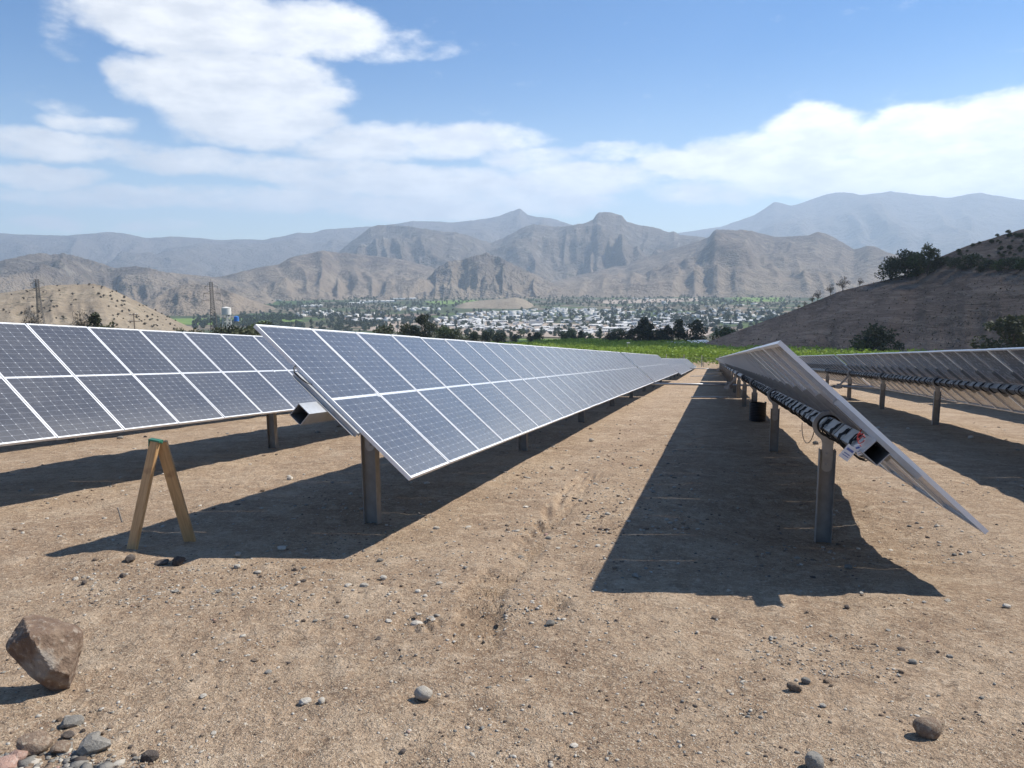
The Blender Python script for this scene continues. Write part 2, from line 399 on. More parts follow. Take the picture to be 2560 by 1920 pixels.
# ------------------------------------------------------------------ hills and mountains
def terrain(name, sil, rf, rr, rb, mat, seed, spur=14, noise=.25, nscale=600., az_pad=None, naz=420, nr=90, base=None, rvar=.12, fine=.015, rough_sil=.012, expo=(.8, 1.45), edge=.05):
    """a ridge whose skyline passes the given photo points at distance rr, its slope running down to a foot at rf"""
    pts = sorted((azel(x, y) for x, y in sil))
    pa = np.array([p[0] for p in pts]); pe = np.array([p[1] for p in pts])
    az = np.linspace(pa[0], pa[-1], naz)
    e = np.interp(az, pa, pe)
    ker = np.array([1, 2, 1])/4.; e2 = np.pad(e, 1, mode='edge'); e = np.convolve(e2, ker, 'valid')
    t = np.concatenate([np.linspace(0, 1, int(nr*.72)) , np.linspace(1, 2, int(nr*.28)+1)[1:]])
    A, T = np.meshgrid(az, t, indexing='ij'); E = np.repeat(e[:, None], len(t), 1)
    au = (A - az[0])/(az[-1] - az[0])*spur*(az[-1]-az[0])/.6
    rrv = rr*(1 + rvar*(fbm(au*.5, au*0+3.3, seed, 3) - .5)*2)
    Rr = np.where(T <= 1, rf + (rrv - rf)*np.minimum(T, 1), rrv + (rb - rr)*(T - 1))
    x = np.sin(A)*Rr; y = np.cos(A)*Rr
    zr = EYE + np.tan(E)*rrv
    zf = ground_base(np.sin(A)*rf, np.cos(A)*rf) if base is None else np.full_like(A, base)
    zf = zf - 3 - rf*.002
    wx = (fbm(x/nscale*.6, y/nscale*.6, seed+9, 3) - .5)*nscale*.9; wy = (fbm(x/nscale*.6 + 31, y/nscale*.6, seed+10, 3) - .5)*nscale*.9
    sp_ = fbm(au + (wx/nscale)*1.2, T*1.1 + 2.2, seed+3, 3, .5, ridged=True)
    ex = expo[1] + (expo[0] - expo[1])*sstep(.25, .85, sp_)
    tt = np.minimum(T, 1)
    prof = tt**ex
    z = zf + (zr - zf)*prof
    env = np.sin(np.pi*tt**.8)**.75
    big = fbm((x+wx)/nscale, (y+wy)/nscale, seed+5, 6, .48, ridged=True)
    z = z + (zr - zf)*noise*env*(big - .58)*1.5
    z = z + (zr - zf)*fine*env**.5*(fbm((x+wx)/nscale*9, (y+wy)/nscale*9, seed+6, 3, .6, ridged=True) - .5)*2
    z = z + (zr - zf)*rough_sil*(fbm(au*9, T*0+1.1, seed+7, 4, .65) - .5)*2*np.exp(-((T-1)/.12)**2)
    back = np.maximum(T - 1, 0)
    z = z - np.maximum(zr - zf, 0)*(back**1.1)*1.15 - 12*back
    U = (A - az[0])/(az[-1] - az[0]); ew = sstep(0, edge, U)*sstep(1, 1-edge, U)
    gb = ground_base(x, y) - 3
    z = gb + (z - gb)*ew
    o = grid_mesh(name, np.stack([x, y, z], -1), len(az), len(t), mat)
    struct(o); return o
def px_l(s):  # flat list to points
    return [(s[i], s[i+1]) for i in range(0, len(s), 2)]
M_NEAR = mat_hill('dry_mountain', (.128, .098, .080), (.180, .138, .105), (.30, .245, .185), .0019, dots=.45, dotsc=.02, bd=30, skirt=110.)
M_MID = mat_hill('rocky_mountain', (0.128, 0.104, 0.088), (0.170, 0.138, 0.112), (0.289, 0.255, 0.212), .0014, dots=.4, dotsc=.014, bd=50, skirt=60.)
M_FAR = mat_hill('far_mountain', (0.128, 0.106, 0.095), (0.157, 0.132, 0.115), (0.212, 0.178, 0.153), .0007, bd=90)
terrain('mountain_range', px_l([-500, 600, -200, 590, 0, 583, 50, 586, 167, 589, 264, 580, 303, 582, 365, 596, 428, 591, 505, 595, 544, 600, 606, 598, 653, 600, 692, 593, 746, 582, 781, 583, 809, 574, 860, 570, 970, 563, 1033, 552, 1099, 554, 1126, 556, 1200, 549, 1247, 540, 1300, 520, 1320, 538, 1379, 546, 1429, 562, 1500, 585, 1700, 640]),
        7000, 11000, 13000, M_FAR, 101, spur=9, nscale=1900, noise=.35)
terrain('mountain', px_l([1560, 640, 1695, 583, 1758, 573, 1804, 567, 1886, 538, 1936, 505, 1979, 515, 1995, 511, 2061, 486, 2110, 480, 2160, 487, 2230, 478, 2300, 488, 2370, 494, 2450, 482, 2560, 500, 2900, 520, 3300, 560]),
        8500, 12800, 14800, M_FAR, 131, spur=7, nscale=2300, noise=.2)
terrain('mountain', px_l([700, 690, 780, 655, 846, 630, 880, 602, 928, 567, 945, 562, 982, 563, 1020, 566, 1060, 572, 1120, 580, 1170, 588, 1230, 610, 1300, 640]),
        4600, 6600, 7800, M_MID, 151, spur=12, nscale=900, noise=.42)
terrain('mountain', px_l([1120, 690, 1180, 640, 1215, 612, 1262, 593, 1290, 578, 1316, 565, 1335, 561, 1367, 563, 1400, 567, 1430, 564, 1460, 560, 1482, 550, 1493, 534, 1507, 529, 1520, 530, 1540, 535, 1555, 538, 1567, 554, 1602, 564, 1633, 567, 1672, 581, 1686, 579, 1699, 587, 1762, 593, 1830, 620, 1900, 660]),
        4500, 6800, 8200, M_MID, 171, spur=12, nscale=1000, noise=.42)
terrain('mountain', px_l([-500, 690, -200, 668, 0, 653, 39, 643, 80, 636, 105, 632, 130, 637, 155, 634, 194, 641, 241, 655, 288, 670, 342, 665, 373, 670, 412, 680, 459, 686, 520, 690, 600, 705, 700, 730]),
        2900, 4000, 4900, M_MID, 191, spur=16, nscale=520, noise=.5, rough_sil=.03)
terrain('mountain', px_l([380, 735, 470, 700, 560, 690, 640, 670, 698, 661, 722, 645, 772, 634, 807, 626, 834, 630, 880, 634, 940, 640, 1000, 648, 1080, 668, 1180, 690, 1280, 712, 1360, 735]),
        3300, 4600, 5600, M_NEAR, 211, spur=14, nscale=700, noise=.45)
terrain('mountain', px_l([1010, 735, 1040, 722, 1075, 690, 1090, 672, 1120, 654, 1160, 648, 1185, 640, 1215, 632, 1240, 640, 1262, 650, 1300, 668, 1345, 690, 1400, 716, 1450, 738]),
        3300, 3900, 4500, M_MID, 223, spur=26, nscale=300, noise=.45, rough_sil=.04, fine=.04)
terrain('mountain', px_l([1240, 738, 1330, 716, 1420, 694, 1500, 676, 1580, 655, 1633, 636, 1711, 614, 1773, 593, 1782, 580, 1789, 573, 1805, 575, 1820, 575, 1878, 577, 1910, 585, 1940, 593, 1980, 591, 2022, 589, 2045, 579, 2069, 585, 2100, 602, 2135, 624, 2155, 618, 2170, 614, 2185, 616, 2216, 630, 2300, 655, 2450, 690, 2700, 720]),
        3250, 4900, 6200, M_NEAR, 241, spur=12, nscale=800, noise=.42)
terrain('foothill', px_l([330, 765, 381, 748, 428, 721, 470, 708, 510, 712, 560, 724, 610, 742, 660, 760, 700, 772]),
        2250, 2600, 3000, M_NEAR, 261, spur=20, nscale=250, noise=.3, naz=160, nr=60)
M_SAND = mat_hill('sandy_hill', (.285, .232, .168), (.240, .192, .138), (.345, .288, .215), .012, dots=.7, dotsc=.16, bd=1.6)
terrain('sandy_knoll', px_l([1130, 768, 1160, 757, 1200, 751, 1260, 747, 1290, 743, 1315, 750, 1340, 766]), 2300, 2450, 2650, M_SAND, 281, naz=80, nr=40, nscale=100, noise=.12)
terrain('sandy_hill', px_l([-420, 790, -200, 752, -60, 740, 30, 729, 70, 722, 120, 713, 180, 711, 235, 710, 262, 716, 300, 733, 340, 752, 380, 772, 430, 797, 480, 820, 530, 838, 600, 862]),
        520, 760, 900, M_SAND, 301, spur=14, nscale=110, noise=.10, fine=.01, rough_sil=.01, expo=(.9, 1.3))
M_BROWN = mat_hill('brown_hill', (.235, .165, .118), (.185, .130, .095), (.30, .225, .165), .022, dots=0, bd=1.6, streak=True)
RH = dict(sil=px_l([1560, 915, 1640, 893, 1700, 876, 1750, 862, 1850, 825, 1960, 785, 2030, 757, 2100, 728, 2180, 708, 2290, 681, 2345, 645, 2421, 613, 2502, 589, 2560, 572, 2700, 540, 2950, 500, 3400, 480]))
right_hill = terrain('brown_hill', RH['sil'], 165, 290, 400, M_BROWN, 321, spur=10, nscale=60, noise=.06, fine=.006, rough_sil=.006, rvar=.06, expo=(.95, 1.3), naz=300, nr=140, edge=.02)

# ------------------------------------------------------------------ materials of things
def mat_cells():
    m, t, b = new_mat('solar_cells'); P = coords(t)
    sep = t.node('ShaderNodeSeparateXYZ'); t.l.new(P, sep.inputs[0]); X, Y, Z = sep.outputs
    # 6 columns across the width (y), 12 + 12 half-cut rows along the length (x), a white gap in the middle
    cy = t.math('MULTIPLY', t.math('ADD', Y, .477), 6/.954)
    ax = t.math('SUBTRACT', t.math('ABSOLUTE', X), .014)
    cx = t.math('MULTIPLY', ax, 12/.966)
    fy = t.math('ABSOLUTE', t.math('SUBTRACT', t.math('FRACT', cy), .5)); fx = t.math('ABSOLUTE', t.math('SUBTRACT', t.math('FRACT', cx), .5))
    ly = t.ramp(fy, .482, .492); lx = t.ramp(fx, .462, .485)
    dotm = t.ramp(t.math('ADD', fy, t.math('MULTIPLY', fx, .55)), .715, .73)
    border = t.math('MAXIMUM', t.ramp(t.math('ABSOLUTE', Y), .474, .478), t.math('MAXIMUM', t.ramp(t.math('ABSOLUTE', X), .980, .984), t.ramp(t.math('ABSOLUTE', X), .016, .012)))
    # thin wires on each cell
    wires = t.ramp(t.math('ABSOLUTE', t.math('SUBTRACT', t.math('FRACT', t.math('MULTIPLY', cy, 9)), .5)), .44, .48)
    oi = t.node('ShaderNodeObjectInfo'); rnd = oi.outputs['Random']
    base = t.mix(rnd, (.012, .014, .024), (.018, .020, .031))
    c = t.mix(t.math('MULTIPLY', wires, .10), base, (.3, .32, .36))
    c = t.mix(t.math('MULTIPLY', lx, .30), c, (.45, .48, .52))
    c = t.mix(t.math('MULTIPLY', ly, .42), c, (.45, .48, .52))
    c = t.mix(t.math('MULTIPLY', dotm, .75), c, (.78, .80, .82))
    c = t.mix(border, c, (.72, .73, .74))
    # dust on the glass, thicker along the low edge
    W = pos(t)
    d1 = t.noise(W, 1.1, 4, .6); d2 = t.noise(W, 9, 4, .65)
    low = t.ramp(X, .55, .99, 0, .08)
    dust = t.math('ADD', t.ramp(d1, .3, .75, .10, .14), t.math('ADD', low, t.ramp(d2, .45, .8, -.006, .022)))
    c = t.mix(dust, c, (.54, .51, .455))
    t.l.new(c, b.inputs['Base Color'])
    t.put(b.inputs['Roughness'], t.ramp(d2, .3, .7, .20, .30)); b.inputs['Specular IOR Level'].default_value = .5
    b.inputs['Sheen Weight'].default_value = .75; b.inputs['Sheen Roughness'].default_value = .28
    b.inputs['Sheen Tint'].default_value = (1, .98, .95, 1)
    b.inputs['Coat Weight'].default_value = .45; b.inputs['Coat Roughness'].default_value = .22
    return m
CELLS = mat_cells()
ALU = simple('aluminium_frame', (.80, .80, .80), .45, .25, .05, 3)
GALV = simple('galvanised_steel', (.40, .41, .42), .48, .75, .22, 7, bmp=.002)
STEEL = simple('weathered_steel', (.30, .285, .262), .62, .45, .25, 6, bmp=.003)
BLACK = simple('black_plastic', (.012, .012, .014), .45, 0, .2, 10)
RED = simple('red_wire', (.42, .03, .02), .4, 0, .1, 10)
WOOD = None
def mat_wood():
    m, t, b = new_mat('pine_wood'); P = coords(t)
    mp = t.node('ShaderNodeMapping'); mp.inputs['Scale'].default_value = (26, 26, 2.2); t.l.new(P, mp.inputs['Vector'])
    n = t.noise(mp.outputs[0], 1.0, 5, .6, dist=1.2); k = t.noise(P, 5, 3, .5)
    c = t.mix(t.ramp(n, .35, .68), (.58, .36, .17), (.42, .24, .10))
    c = t.mix(t.math('MULTIPLY', t.ramp(k, .56, .70), .55), c, (.20, .09, .035))
    t.l.new(c, b.inputs['Base Color']); b.inputs['Roughness'].default_value = .7
    bump(t, b, n, .3, .003); return m
WOOD = mat_wood()
GREEN_TAPE = simple('green_strap', (.03, .16, .10), .5, 0, .15, 20)
CONCRETE = simple('concrete', (.42, .40, .37), .9, 0, .15, 4)
TAGW = simple('white_tag', (.72, .75, .80), .5, 0, .05, 30)
TAGB = simple('blue_print', (.10, .16, .42), .5, 0, .3, 60)

# ------------------------------------------------------------------ solar trackers
PW, PL, PT = .982, 2.008, .035      # module width along the row, length, frame depth
STEP = 1.0
TUBE = .066                          # half side of the torque tube
def frame_mesh():
    mb = MB(); lip = .017
    # closed rim of four bars, each with its own depth
    for s in (-1, 1):
        mb.box((0, s*(PW/2 - lip/2), -PT/2), (PL, lip, PT))
        mb.box((s*(PL/2 - lip/2), 0, -PT/2), (lip, PW - 2*lip, PT))
        mb.box((s*(PL/2 - .0155), 0, -PT + .001), (.031, PW - 2*lip - .002, .0035))
    me = mb.mesh('panel_frame', ALU); return me
def glass_mesh():
    mb = MB(); mb.box((0, 0, -.0065), (PL - .034, PW - .034, .005)); return mb.mesh('cell_glass', CELLS)
def rail_mesh():
    mb = MB(); L = .80; w = .075; h = .045; th = .004
    z0 = -PT - .001
    # hat section: crown under the modules, two webs, two feet
    mb.box((0, 0, z0 - th/2), (L, w, th))
    for s in (-1, 1):
        mb.box((0, s*(w/2 - th/2), z0 - th - (h-th)/2), (L, th, h - th))
        mb.box((0, s*(w/2 + .012), z0 - h + th/2), (L*.96, .024, th))
    for x in (-.34, .34):
        mb.tube([(x, 0, z0 - th - .012), (x, 0, z0 - th)], .011, 6)
    return mb.mesh('mounting_rail', GALV)
def bearing_mesh():
    """a ring plate round the torque tube on a rounded neck with two bolts; built in the plane across the row"""
    mb = MB(); n = 40; ri, ro, th = .112, .150, .034
    v = []; f = []
    for k in range(n):
        a = 2*math.pi*k/n
        for rad in (ri, ro):
            for y in (-th/2, th/2): v.append((rad*math.cos(a), y, rad*math.sin(a)))
    for k in range(n):
        a = 4*k; b = 4*((k+1) % n)
        f += [(a, b, b+2, a+2), (a+1, a+3, b+3, b+1), (a+2, b+2, b+3, a+3), (a, a+1, b+1, b)]
    mb.add(v, f)
    # neck
    pr = [(-.088, -.118), (-.062, -.150), (-.052, -.185), (-.050, -.42)]
    pr += [(-.050*math.cos(q), -.42 - .050*math.sin(q)) for q in np.linspace(.3, math.pi-.3, 7)]
    pr += [(.050, -.42), (.052, -.185), (.062, -.150), (.088, -.118)]
    m = len(pr); t2 = .011
    v = [(x, -t2, z) for x, z in pr] + [(x, t2, z) for x, z in pr]
    f = [tuple(range(m)), tuple(range(2*m-1, m-1, -1))] + [(i, i+m, (i+1) % m + m, (i+1) % m) for i in range(m)]
    mb.add(v, f)
    me = mb.mesh('bearing', GALV); return me
def bolt_mesh():
    mb = MB()
    for z in (-.29, -.40):
        mb.tube([(0, -.013, z), (0, -.024, z)], .017, 6); mb.tube([(0, -.024, z), (0, -.027, z)], .009, 6)
    return mb.mesh('bolts', GALV)
def liner_mesh():
    mb = MB(); n = 32; ri, ro, th = .094, .1115, .06
    v = []; f = []
    for k in range(n):
        a = 2*math.pi*k/n
        for rad in (ri, ro):
            for y in (-th/2, th/2): v.append((rad*math.cos(a), y, rad*math.sin(a)))
    for k in range(n):
        a = 4*k; b = 4*((k+1) % n)
        f += [(a, b, b+2, a+2), (a+1, a+3, b+3, b+1), (a+2, b+2, b+3, a+3), (a, a+1, b+1, b)]
    mb.add(v, f); return mb.mesh('bearing_liner', BLACK)
def post_mesh():
    mb = MB(); W, Fl, th = .152, .105, .0075
    mb.box((0, 0, -.5), (W - 2*th, th, 1.0))
    for s in (-1, 1): mb.box((s*(W/2 - th/2), 0, -.5), (th, Fl, 1.0))
    return mb.mesh('post', STEEL)
def tube_mesh(y0, y1):
    mb = MB(); a = TUBE; th = .006
    for ang in range(4):
        M = Matrix.Rotation(ang*math.pi/2, 4, 'Y')
        mb.box((0, (y0+y1)/2, a - th/2), (2*a - 2*th, y1 - y0, th), M)
        mb.box((a - th/2, (y0+y1)/2, a - th/2), (th, y1 - y0 , th), M)
    return mb.mesh('torque_tube', GALV)
rng = random.Random(4)
def coil_mesh(seed, n=4):
    """a bundle of slack cable wound round the tube"""
    r = random.Random(seed); mb = MB()
    for k in range(n):
        y0 = r.uniform(-.07, .07); y1 = y0 + r.uniform(-.05, .05); sag = r.uniform(.0, .035)
        path = []
        for i in range(17):
            a = 2*math.pi*i/16; c, s = math.cos(a), math.sin(a)
            q = max(abs(c), abs(s)); rad = (TUBE + .009)/q*.985
            rad = min(rad, TUBE*1.33) + (sag if s < -.3 else 0)
            path.append((rad*c, y0 + (y1-y0)*(.5 - .5*math.cos(a)), rad*s))
        mb.tube(path, .0065, 5, cap=False)
    return mb.mesh('cable_loop', BLACK, True)
def strap_mesh():
    mb = MB(); a = TUBE + .004; th = .006
    for ang in range(4):
        mb.box((0, 0, a), (2*a + th, .055, th), Matrix.Rotation(ang*math.pi/2, 4, 'Y'))
    for s in (-1, 1): mb.box((s*(a + .012), 0, a + .01), (.03, .05, .012))
    return mb.mesh('clamp', STEEL)
FR, GL, RAIL, BEAR, BOLT, LINER, POST, STRAP = frame_mesh(), glass_mesh(), rail_mesh(), bearing_mesh(), bolt_mesh(), liner_mesh(), post_mesh(), strap_mesh()
COILS = [coil_mesh(s) for s in range(5)]
Hv = np.array([SY, CY, 0.]); Rv = np.array([CY, -SY, 0.])
OFFN = PT + .046 + TUBE + .003       # module face to tube axis
def tracker(lat, start, z_face, n1, gap, n2, posts, label, rails=True, coils=0, tilt=TILT, over=.36, slope=SLOPE, drive=True):
    """lat: sideways place of the row, start: where the first module begins, z_face: height of the module face's centre line there"""
    D = np.array([SY*math.cos(slope), CY*math.cos(slope), -math.sin(slope)])
    o = lat*Rv + start*Hv; o[2] = z_face + EYE
    nrm_t = Matrix.Rotation(-YAW, 4, 'Z') @ Matrix.Rotation(-slope, 4, 'X')
    R3 = nrm_t.to_3x3()
    nrm = R3 @ (Matrix.Rotation(tilt, 3, 'Y') @ Vector((0, 0, 1)))
    axis0 = Vector(o) - nrm*OFFN
    root = empty('solar_tracker'); tag(root, label, 'solar tracker', 'single axis solar trackers in parallel rows')
    base = Vector((axis0.x, axis0.y, float(ground_near(axis0.x, axis0.y))))
    root.matrix_world = Matrix.Translation(base) @ nrm_t
    inv = (Matrix.Translation(base) @ nrm_t).inverted()
    a0 = inv @ axis0                                     # tube axis start in local space
    total = n1*STEP + gap + n2*STEP
    tb = link('torque_tube', tube_mesh(-over, total + .2), root, loc=a0, rot=(0, tilt, 0))
    RT = Matrix.Rotation(tilt, 3, 'Y')
    off = RT @ Vector((0, 0, OFFN))
    js = random.Random(hash((lat, start)) & 0xffff)
    ys = [i*STEP for i in range(n1)] + [n1*STEP + gap + i*STEP for i in range(n2)]
    for i, yy in enumerate(ys):
        p = link('solar_panel', FR, root, loc=a0 + off + Vector((0, yy + STEP/2, js.uniform(-.002, .002))), rot=(0, tilt + js.uniform(-.003, .003), 0))
        link('cell_glass', GL, p)
    if rails:
        for i in range(n1 + 1): link('mounting_rail', RAIL, root, loc=a0 + off + Vector((0, i*STEP, 0)), rot=(0, tilt, 0))
        for i in range(n2 + 1): link('mounting_rail', RAIL, root, loc=a0 + off + Vector((0, n1*STEP + gap + i*STEP, 0)), rot=(0, tilt, 0))
    for al in posts:
        yl = (al - start)/math.cos(slope)
        c = a0 + Vector((0, yl, 0)); cw = root.matrix_world @ c
        top = cw + Vector((0, 0, -.245)); gz = float(ground_near(cw.x, cw.y))
        h = top.z - gz + .25
        po = link('post', POST, root, loc=inv @ top, rot=(slope, 0, 0), scale=(1, 1, h))
        be = link('bearing', BEAR, root, loc=c, rot=(slope, 0, 0))
        link('bolt', BOLT, be); link('bearing_liner', LINER, be)
    for i in range(coils):
        yy = -.12 + i*.5
        if any(abs(yy - (al - start)/math.cos(slope)) < .1 for al in posts): continue
        if i % 2 == 0 and i > 0:
            link('clamp', STRAP, root, loc=a0 + Vector((0, yy + .12, 0)), rot=(0, tilt, 0))
        link('cable_loop', COILS[js.randrange(5)], root, loc=a0 + Vector((0, yy + .25, 0)), rot=(0, tilt + js.uniform(-.1, .1), 0))
    if drive:
        mb = MB()
        yg = n1*STEP + gap/2
        mb.box((0, 0, 0), (.26, .16, .26)); mb.tube([(0, -.1, 0), (0, .1, 0)], .15, 16)
        link('gearbox', mb.mesh('gearbox', STEEL), root, loc=a0 + Vector((0, yg, 0)), rot=(0, 0, 0))
        mb = MB(); mb.box((-.30, 0, -.30), (.07, .05, .78), Matrix.Rotation(0, 4, 'Y'))
        M = Matrix.Translation((-.27, 0, -.30)) @ Matrix.Rotation(.72, 4, 'Y')
        mb = MB(); mb.box((0, -.05, 0), (.065, .012, .80), M); mb.box((0, .05, 0), (.065, .012, .80), M)
        mb.box((-.50, 0, -.58), (.22, .14, .14))
        link('drive_arm', mb.mesh('drive_arm', GALV), root, loc=a0 + Vector((0, yg, 0)))
    return root, a0, root.matrix_world.copy()
def posts_from(a, step, end): return [a + k*step for k in range(int((end - a)/step) + 1)]
zf = lambda z0, s0, s: z0 - math.tan(SLOPE)*(s - s0)
B_LAT, C_LAT, D_LAT, E_LAT, A_LAT = -3.232, 1.24, 5.74, 10.24, -7.788
tracker(A_LAT, 5.807, zf(-1.2402, 7.794, 5.807), 28, .55, 24, [5.95, 12.3] + posts_from(18.7, 6.4, 58),
        'tracker row of dark blue panels standing behind the wooden trestle', coils=0, tilt=.704)
tracker(-12.3, 5.8, zf(-1.2402, 7.794, 5.8) - .1, 28, .55, 4, posts_from(5.85, 6.4, 36),
        'tracker row almost hidden behind the dark blue row, its posts showing beneath', tilt=.704, drive=False)
bt, ba0, bM = tracker(B_LAT, 5.972, -1.0873, 28, .55, 24, posts_from(6.93, 6.4, 58),
        'tracker row of dusty blue panels facing the sun, its end beside the wooden trestle', coils=0, tilt=.704)
tracker(B_LAT + .12, 60.4, zf(-1.0873, 5.972, 60.4) - .20, 30, .55, 32, posts_from(61.5, 6.4, 122),
        'far tracker row of panels facing the sun, in line beyond the row beside the trestle', rails=False, tilt=.66)
ct, ca0, cM = tracker(C_LAT, 6.08, -1.21, 28, .55, 24, [8.0, 14.5, 21.5, 28.0, 34.0, 40, 46, 52, 57.5],
        'tracker row seen from beneath, with black cable loops and paper tags on its tube', coils=46, tilt=.745)
tracker(C_LAT, 60.4, zf(-1.21, 6.08, 60.4), 30, .55, 32, posts_from(61.5, 6.4, 122),
        'far tracker row seen from beneath, in line beyond the row with the paper tags', rails=False)
tracker(D_LAT, 6.0, -1.03, 28, .55, 24, posts_from(8.7, 6.43, 58),
        'tracker row with dark undersides, on the hill side of the row with paper tags', coils=70)
tracker(D_LAT, 60.4, zf(-1.03, 6.0, 60.4), 30, .55, 32, posts_from(61.5, 6.4, 122),
        'far tracker row with dark undersides, in line beyond the second row seen from beneath', rails=False)
tracker(E_LAT, 6.0, -.95, 28, .55, 24, posts_from(8.7, 6.43, 58),
        'tracker row closest to the brown hill, behind the row with dark undersides')

def tracker_extras():
    """tags, red wires and the hanging wire on the near end of row C"""
    RT = Matrix.Rotation(.745, 4, 'Y')
    def part(mb, name, mat, y, smooth=False):
        return link(name, mb.mesh(name, mat, smooth), ct, loc=ca0 + Vector((0, y, 0)))
    mb = MB()
    for k in range(4):
        r = random.Random(k); p = []
        for i in range(9):
            u = i/8; p.append((-.05 - .035*math.sin(u*math.pi) + r.uniform(-.006, .006), -.02 - .16*u, .09 + .012*k - .05*u + .03*math.sin(u*6 + k)))
        mb.tube(p, .004, 5)
    part(mb, 'red_wire', RED, -.02, True)
    # hanging wire: loop from the tube down and back
    mb = MB(); p = []
    for i in range(25):
        a = math.pi*.05 + i/24*math.pi*1.1
        p.append((-.085 - .02*math.sin(a), 2.30 + .55*math.cos(a), -.06 - .21*math.sin(a)))
    mb.tube(p, .0045, 5); part(mb, 'hanging_wire', BLACK, .55, True)
    for k, (x, y, z, rz) in enumerate(((-.150, -.12, -.035, .6), (-.095, -.22, .0, -.4))):
        M = Matrix.Translation((x, y, z)) @ Matrix.Rotation(rz, 4, 'Y') @ Matrix.Rotation(.2, 4, 'X')
        mb = MB(); w, h = ((.075, .115) if k == 0 else (.04, .085))
        mb.box((0, 0, 0), (w, .0025, h), M)
        tg = part(mb, 'paper_tag', TAGW, 0)
        mb = MB(); mb.box((0, -.0022, h*.22), (w*.7, .0012, h*.16), M); mb.box((0, -.0022, -.01), (w*.6, .0012, h*.06), M); mb.box((0, -.0022, -.028), (w*.66, .0012, h*.05), M)
        pr = mb.build('printed_lines', TAGB, tg)
tracker_extras()
def loose_wire():
    inv = bM.inverted(); mb = MB()
    mb.tube([inv @ Vector(ray(x, y)*(dd/ray(x, y)[1]) + np.array([0, 0, EYE])) for x, y, dd in ((741, 912, 6.75), (735, 920, 6.7), (736, 931, 6.68), (748, 943, 6.66), (768, 958, 6.64), (800, 968, 6.75))], .007, 6)
    link('loose_wire', mb.mesh('loose_wire', BLACK, True), bt)
loose_wire()

# row-to-row drive lines
def drive_line(al, lats, lab):
    root = empty('drive_line'); tag(root, lab, 'drive shaft', 'drive shafts between the tracker rows')
    c = lats[0]*Rv + al*Hv; g0 = float(ground_near(c[0], c[1])); root.location = (c[0], c[1], g0); root.rotation_euler = (0, 0, -YAW)
    for a, b in zip(lats[:-1], lats[1:]):
        pa = a*Rv + al*Hv; pb = b*Rv + al*Hv
        za = float(ground_base(pa[0], pa[1])) - g0 + .56; zb = float(ground_base(pb[0], pb[1])) - g0 + .56
        mb = MB(); mb.tube([(a - lats[0] - .35, 0, za), (b - lats[0] - .62, 0, zb)], .045, 12)
        link('drive_shaft', mb.mesh('drive_shaft', GALV, True), root)
        mb = MB(); mb.tube([(b - lats[0] - .72, 0, zb), (b - lats[0] - .40, 0, zb)], .07, 10); mb.box((b - lats[0] - .55, 0, zb + .02), (.12, .16, .2))
        link('coupling', mb.mesh('coupling', STEEL), root)
drive_line(34.3, [A_LAT, B_LAT, C_LAT, D_LAT, E_LAT], 'long galvanised drive shaft running low across the middle of the tracker rows')
drive_line(91.0, [B_LAT, C_LAT, D_LAT], 'drive shaft crossing low between the far tracker rows by the green vines')
# bars lying on the ground between the rows
def lying_bar(px0, py0, px1, py1, w, label):
    a, _ = hit(px0, py0); b, _ = hit(px1, py1)
    mid = (a+b)/2; d = b - a; L = float(np.linalg.norm(d[:2])); ang = math.atan2(d[1], d[0])
    g = [float(ground_near(mid[0] + q*d[0]*.5, mid[1] + q*d[1]*.5)) for q in np.linspace(-1, 1, 15)]
    mb = MB(); n = 5
    mb.box((0, 0, w*.35), (L, w, .006)); mb.box((0, w/2 - .003, w*.17), (L, .006, w*.34)); mb.box((0, -w/2 + .003, w*.17), (L, .006, w*.34))
    o = mb.build('steel_profile', GALV, loc=(mid[0], mid[1], max(g) + .003), rot=(0, math.atan2(g[0]-g[-1], L)*1.0, ang))
    tag(o, label, 'steel profile')
lying_bar(1728, 994, 1818, 995, .10, 'pale steel profile lying across the edge of the tracker shadow')
lying_bar(1726, 949, 1797, 947, .12, 'steel profile lying on the dirt just beyond the long drive shaft')
lying_bar(1765, 938, 1812, 937, .12, 'steel profile lying far down in the shade past the drive shaft')

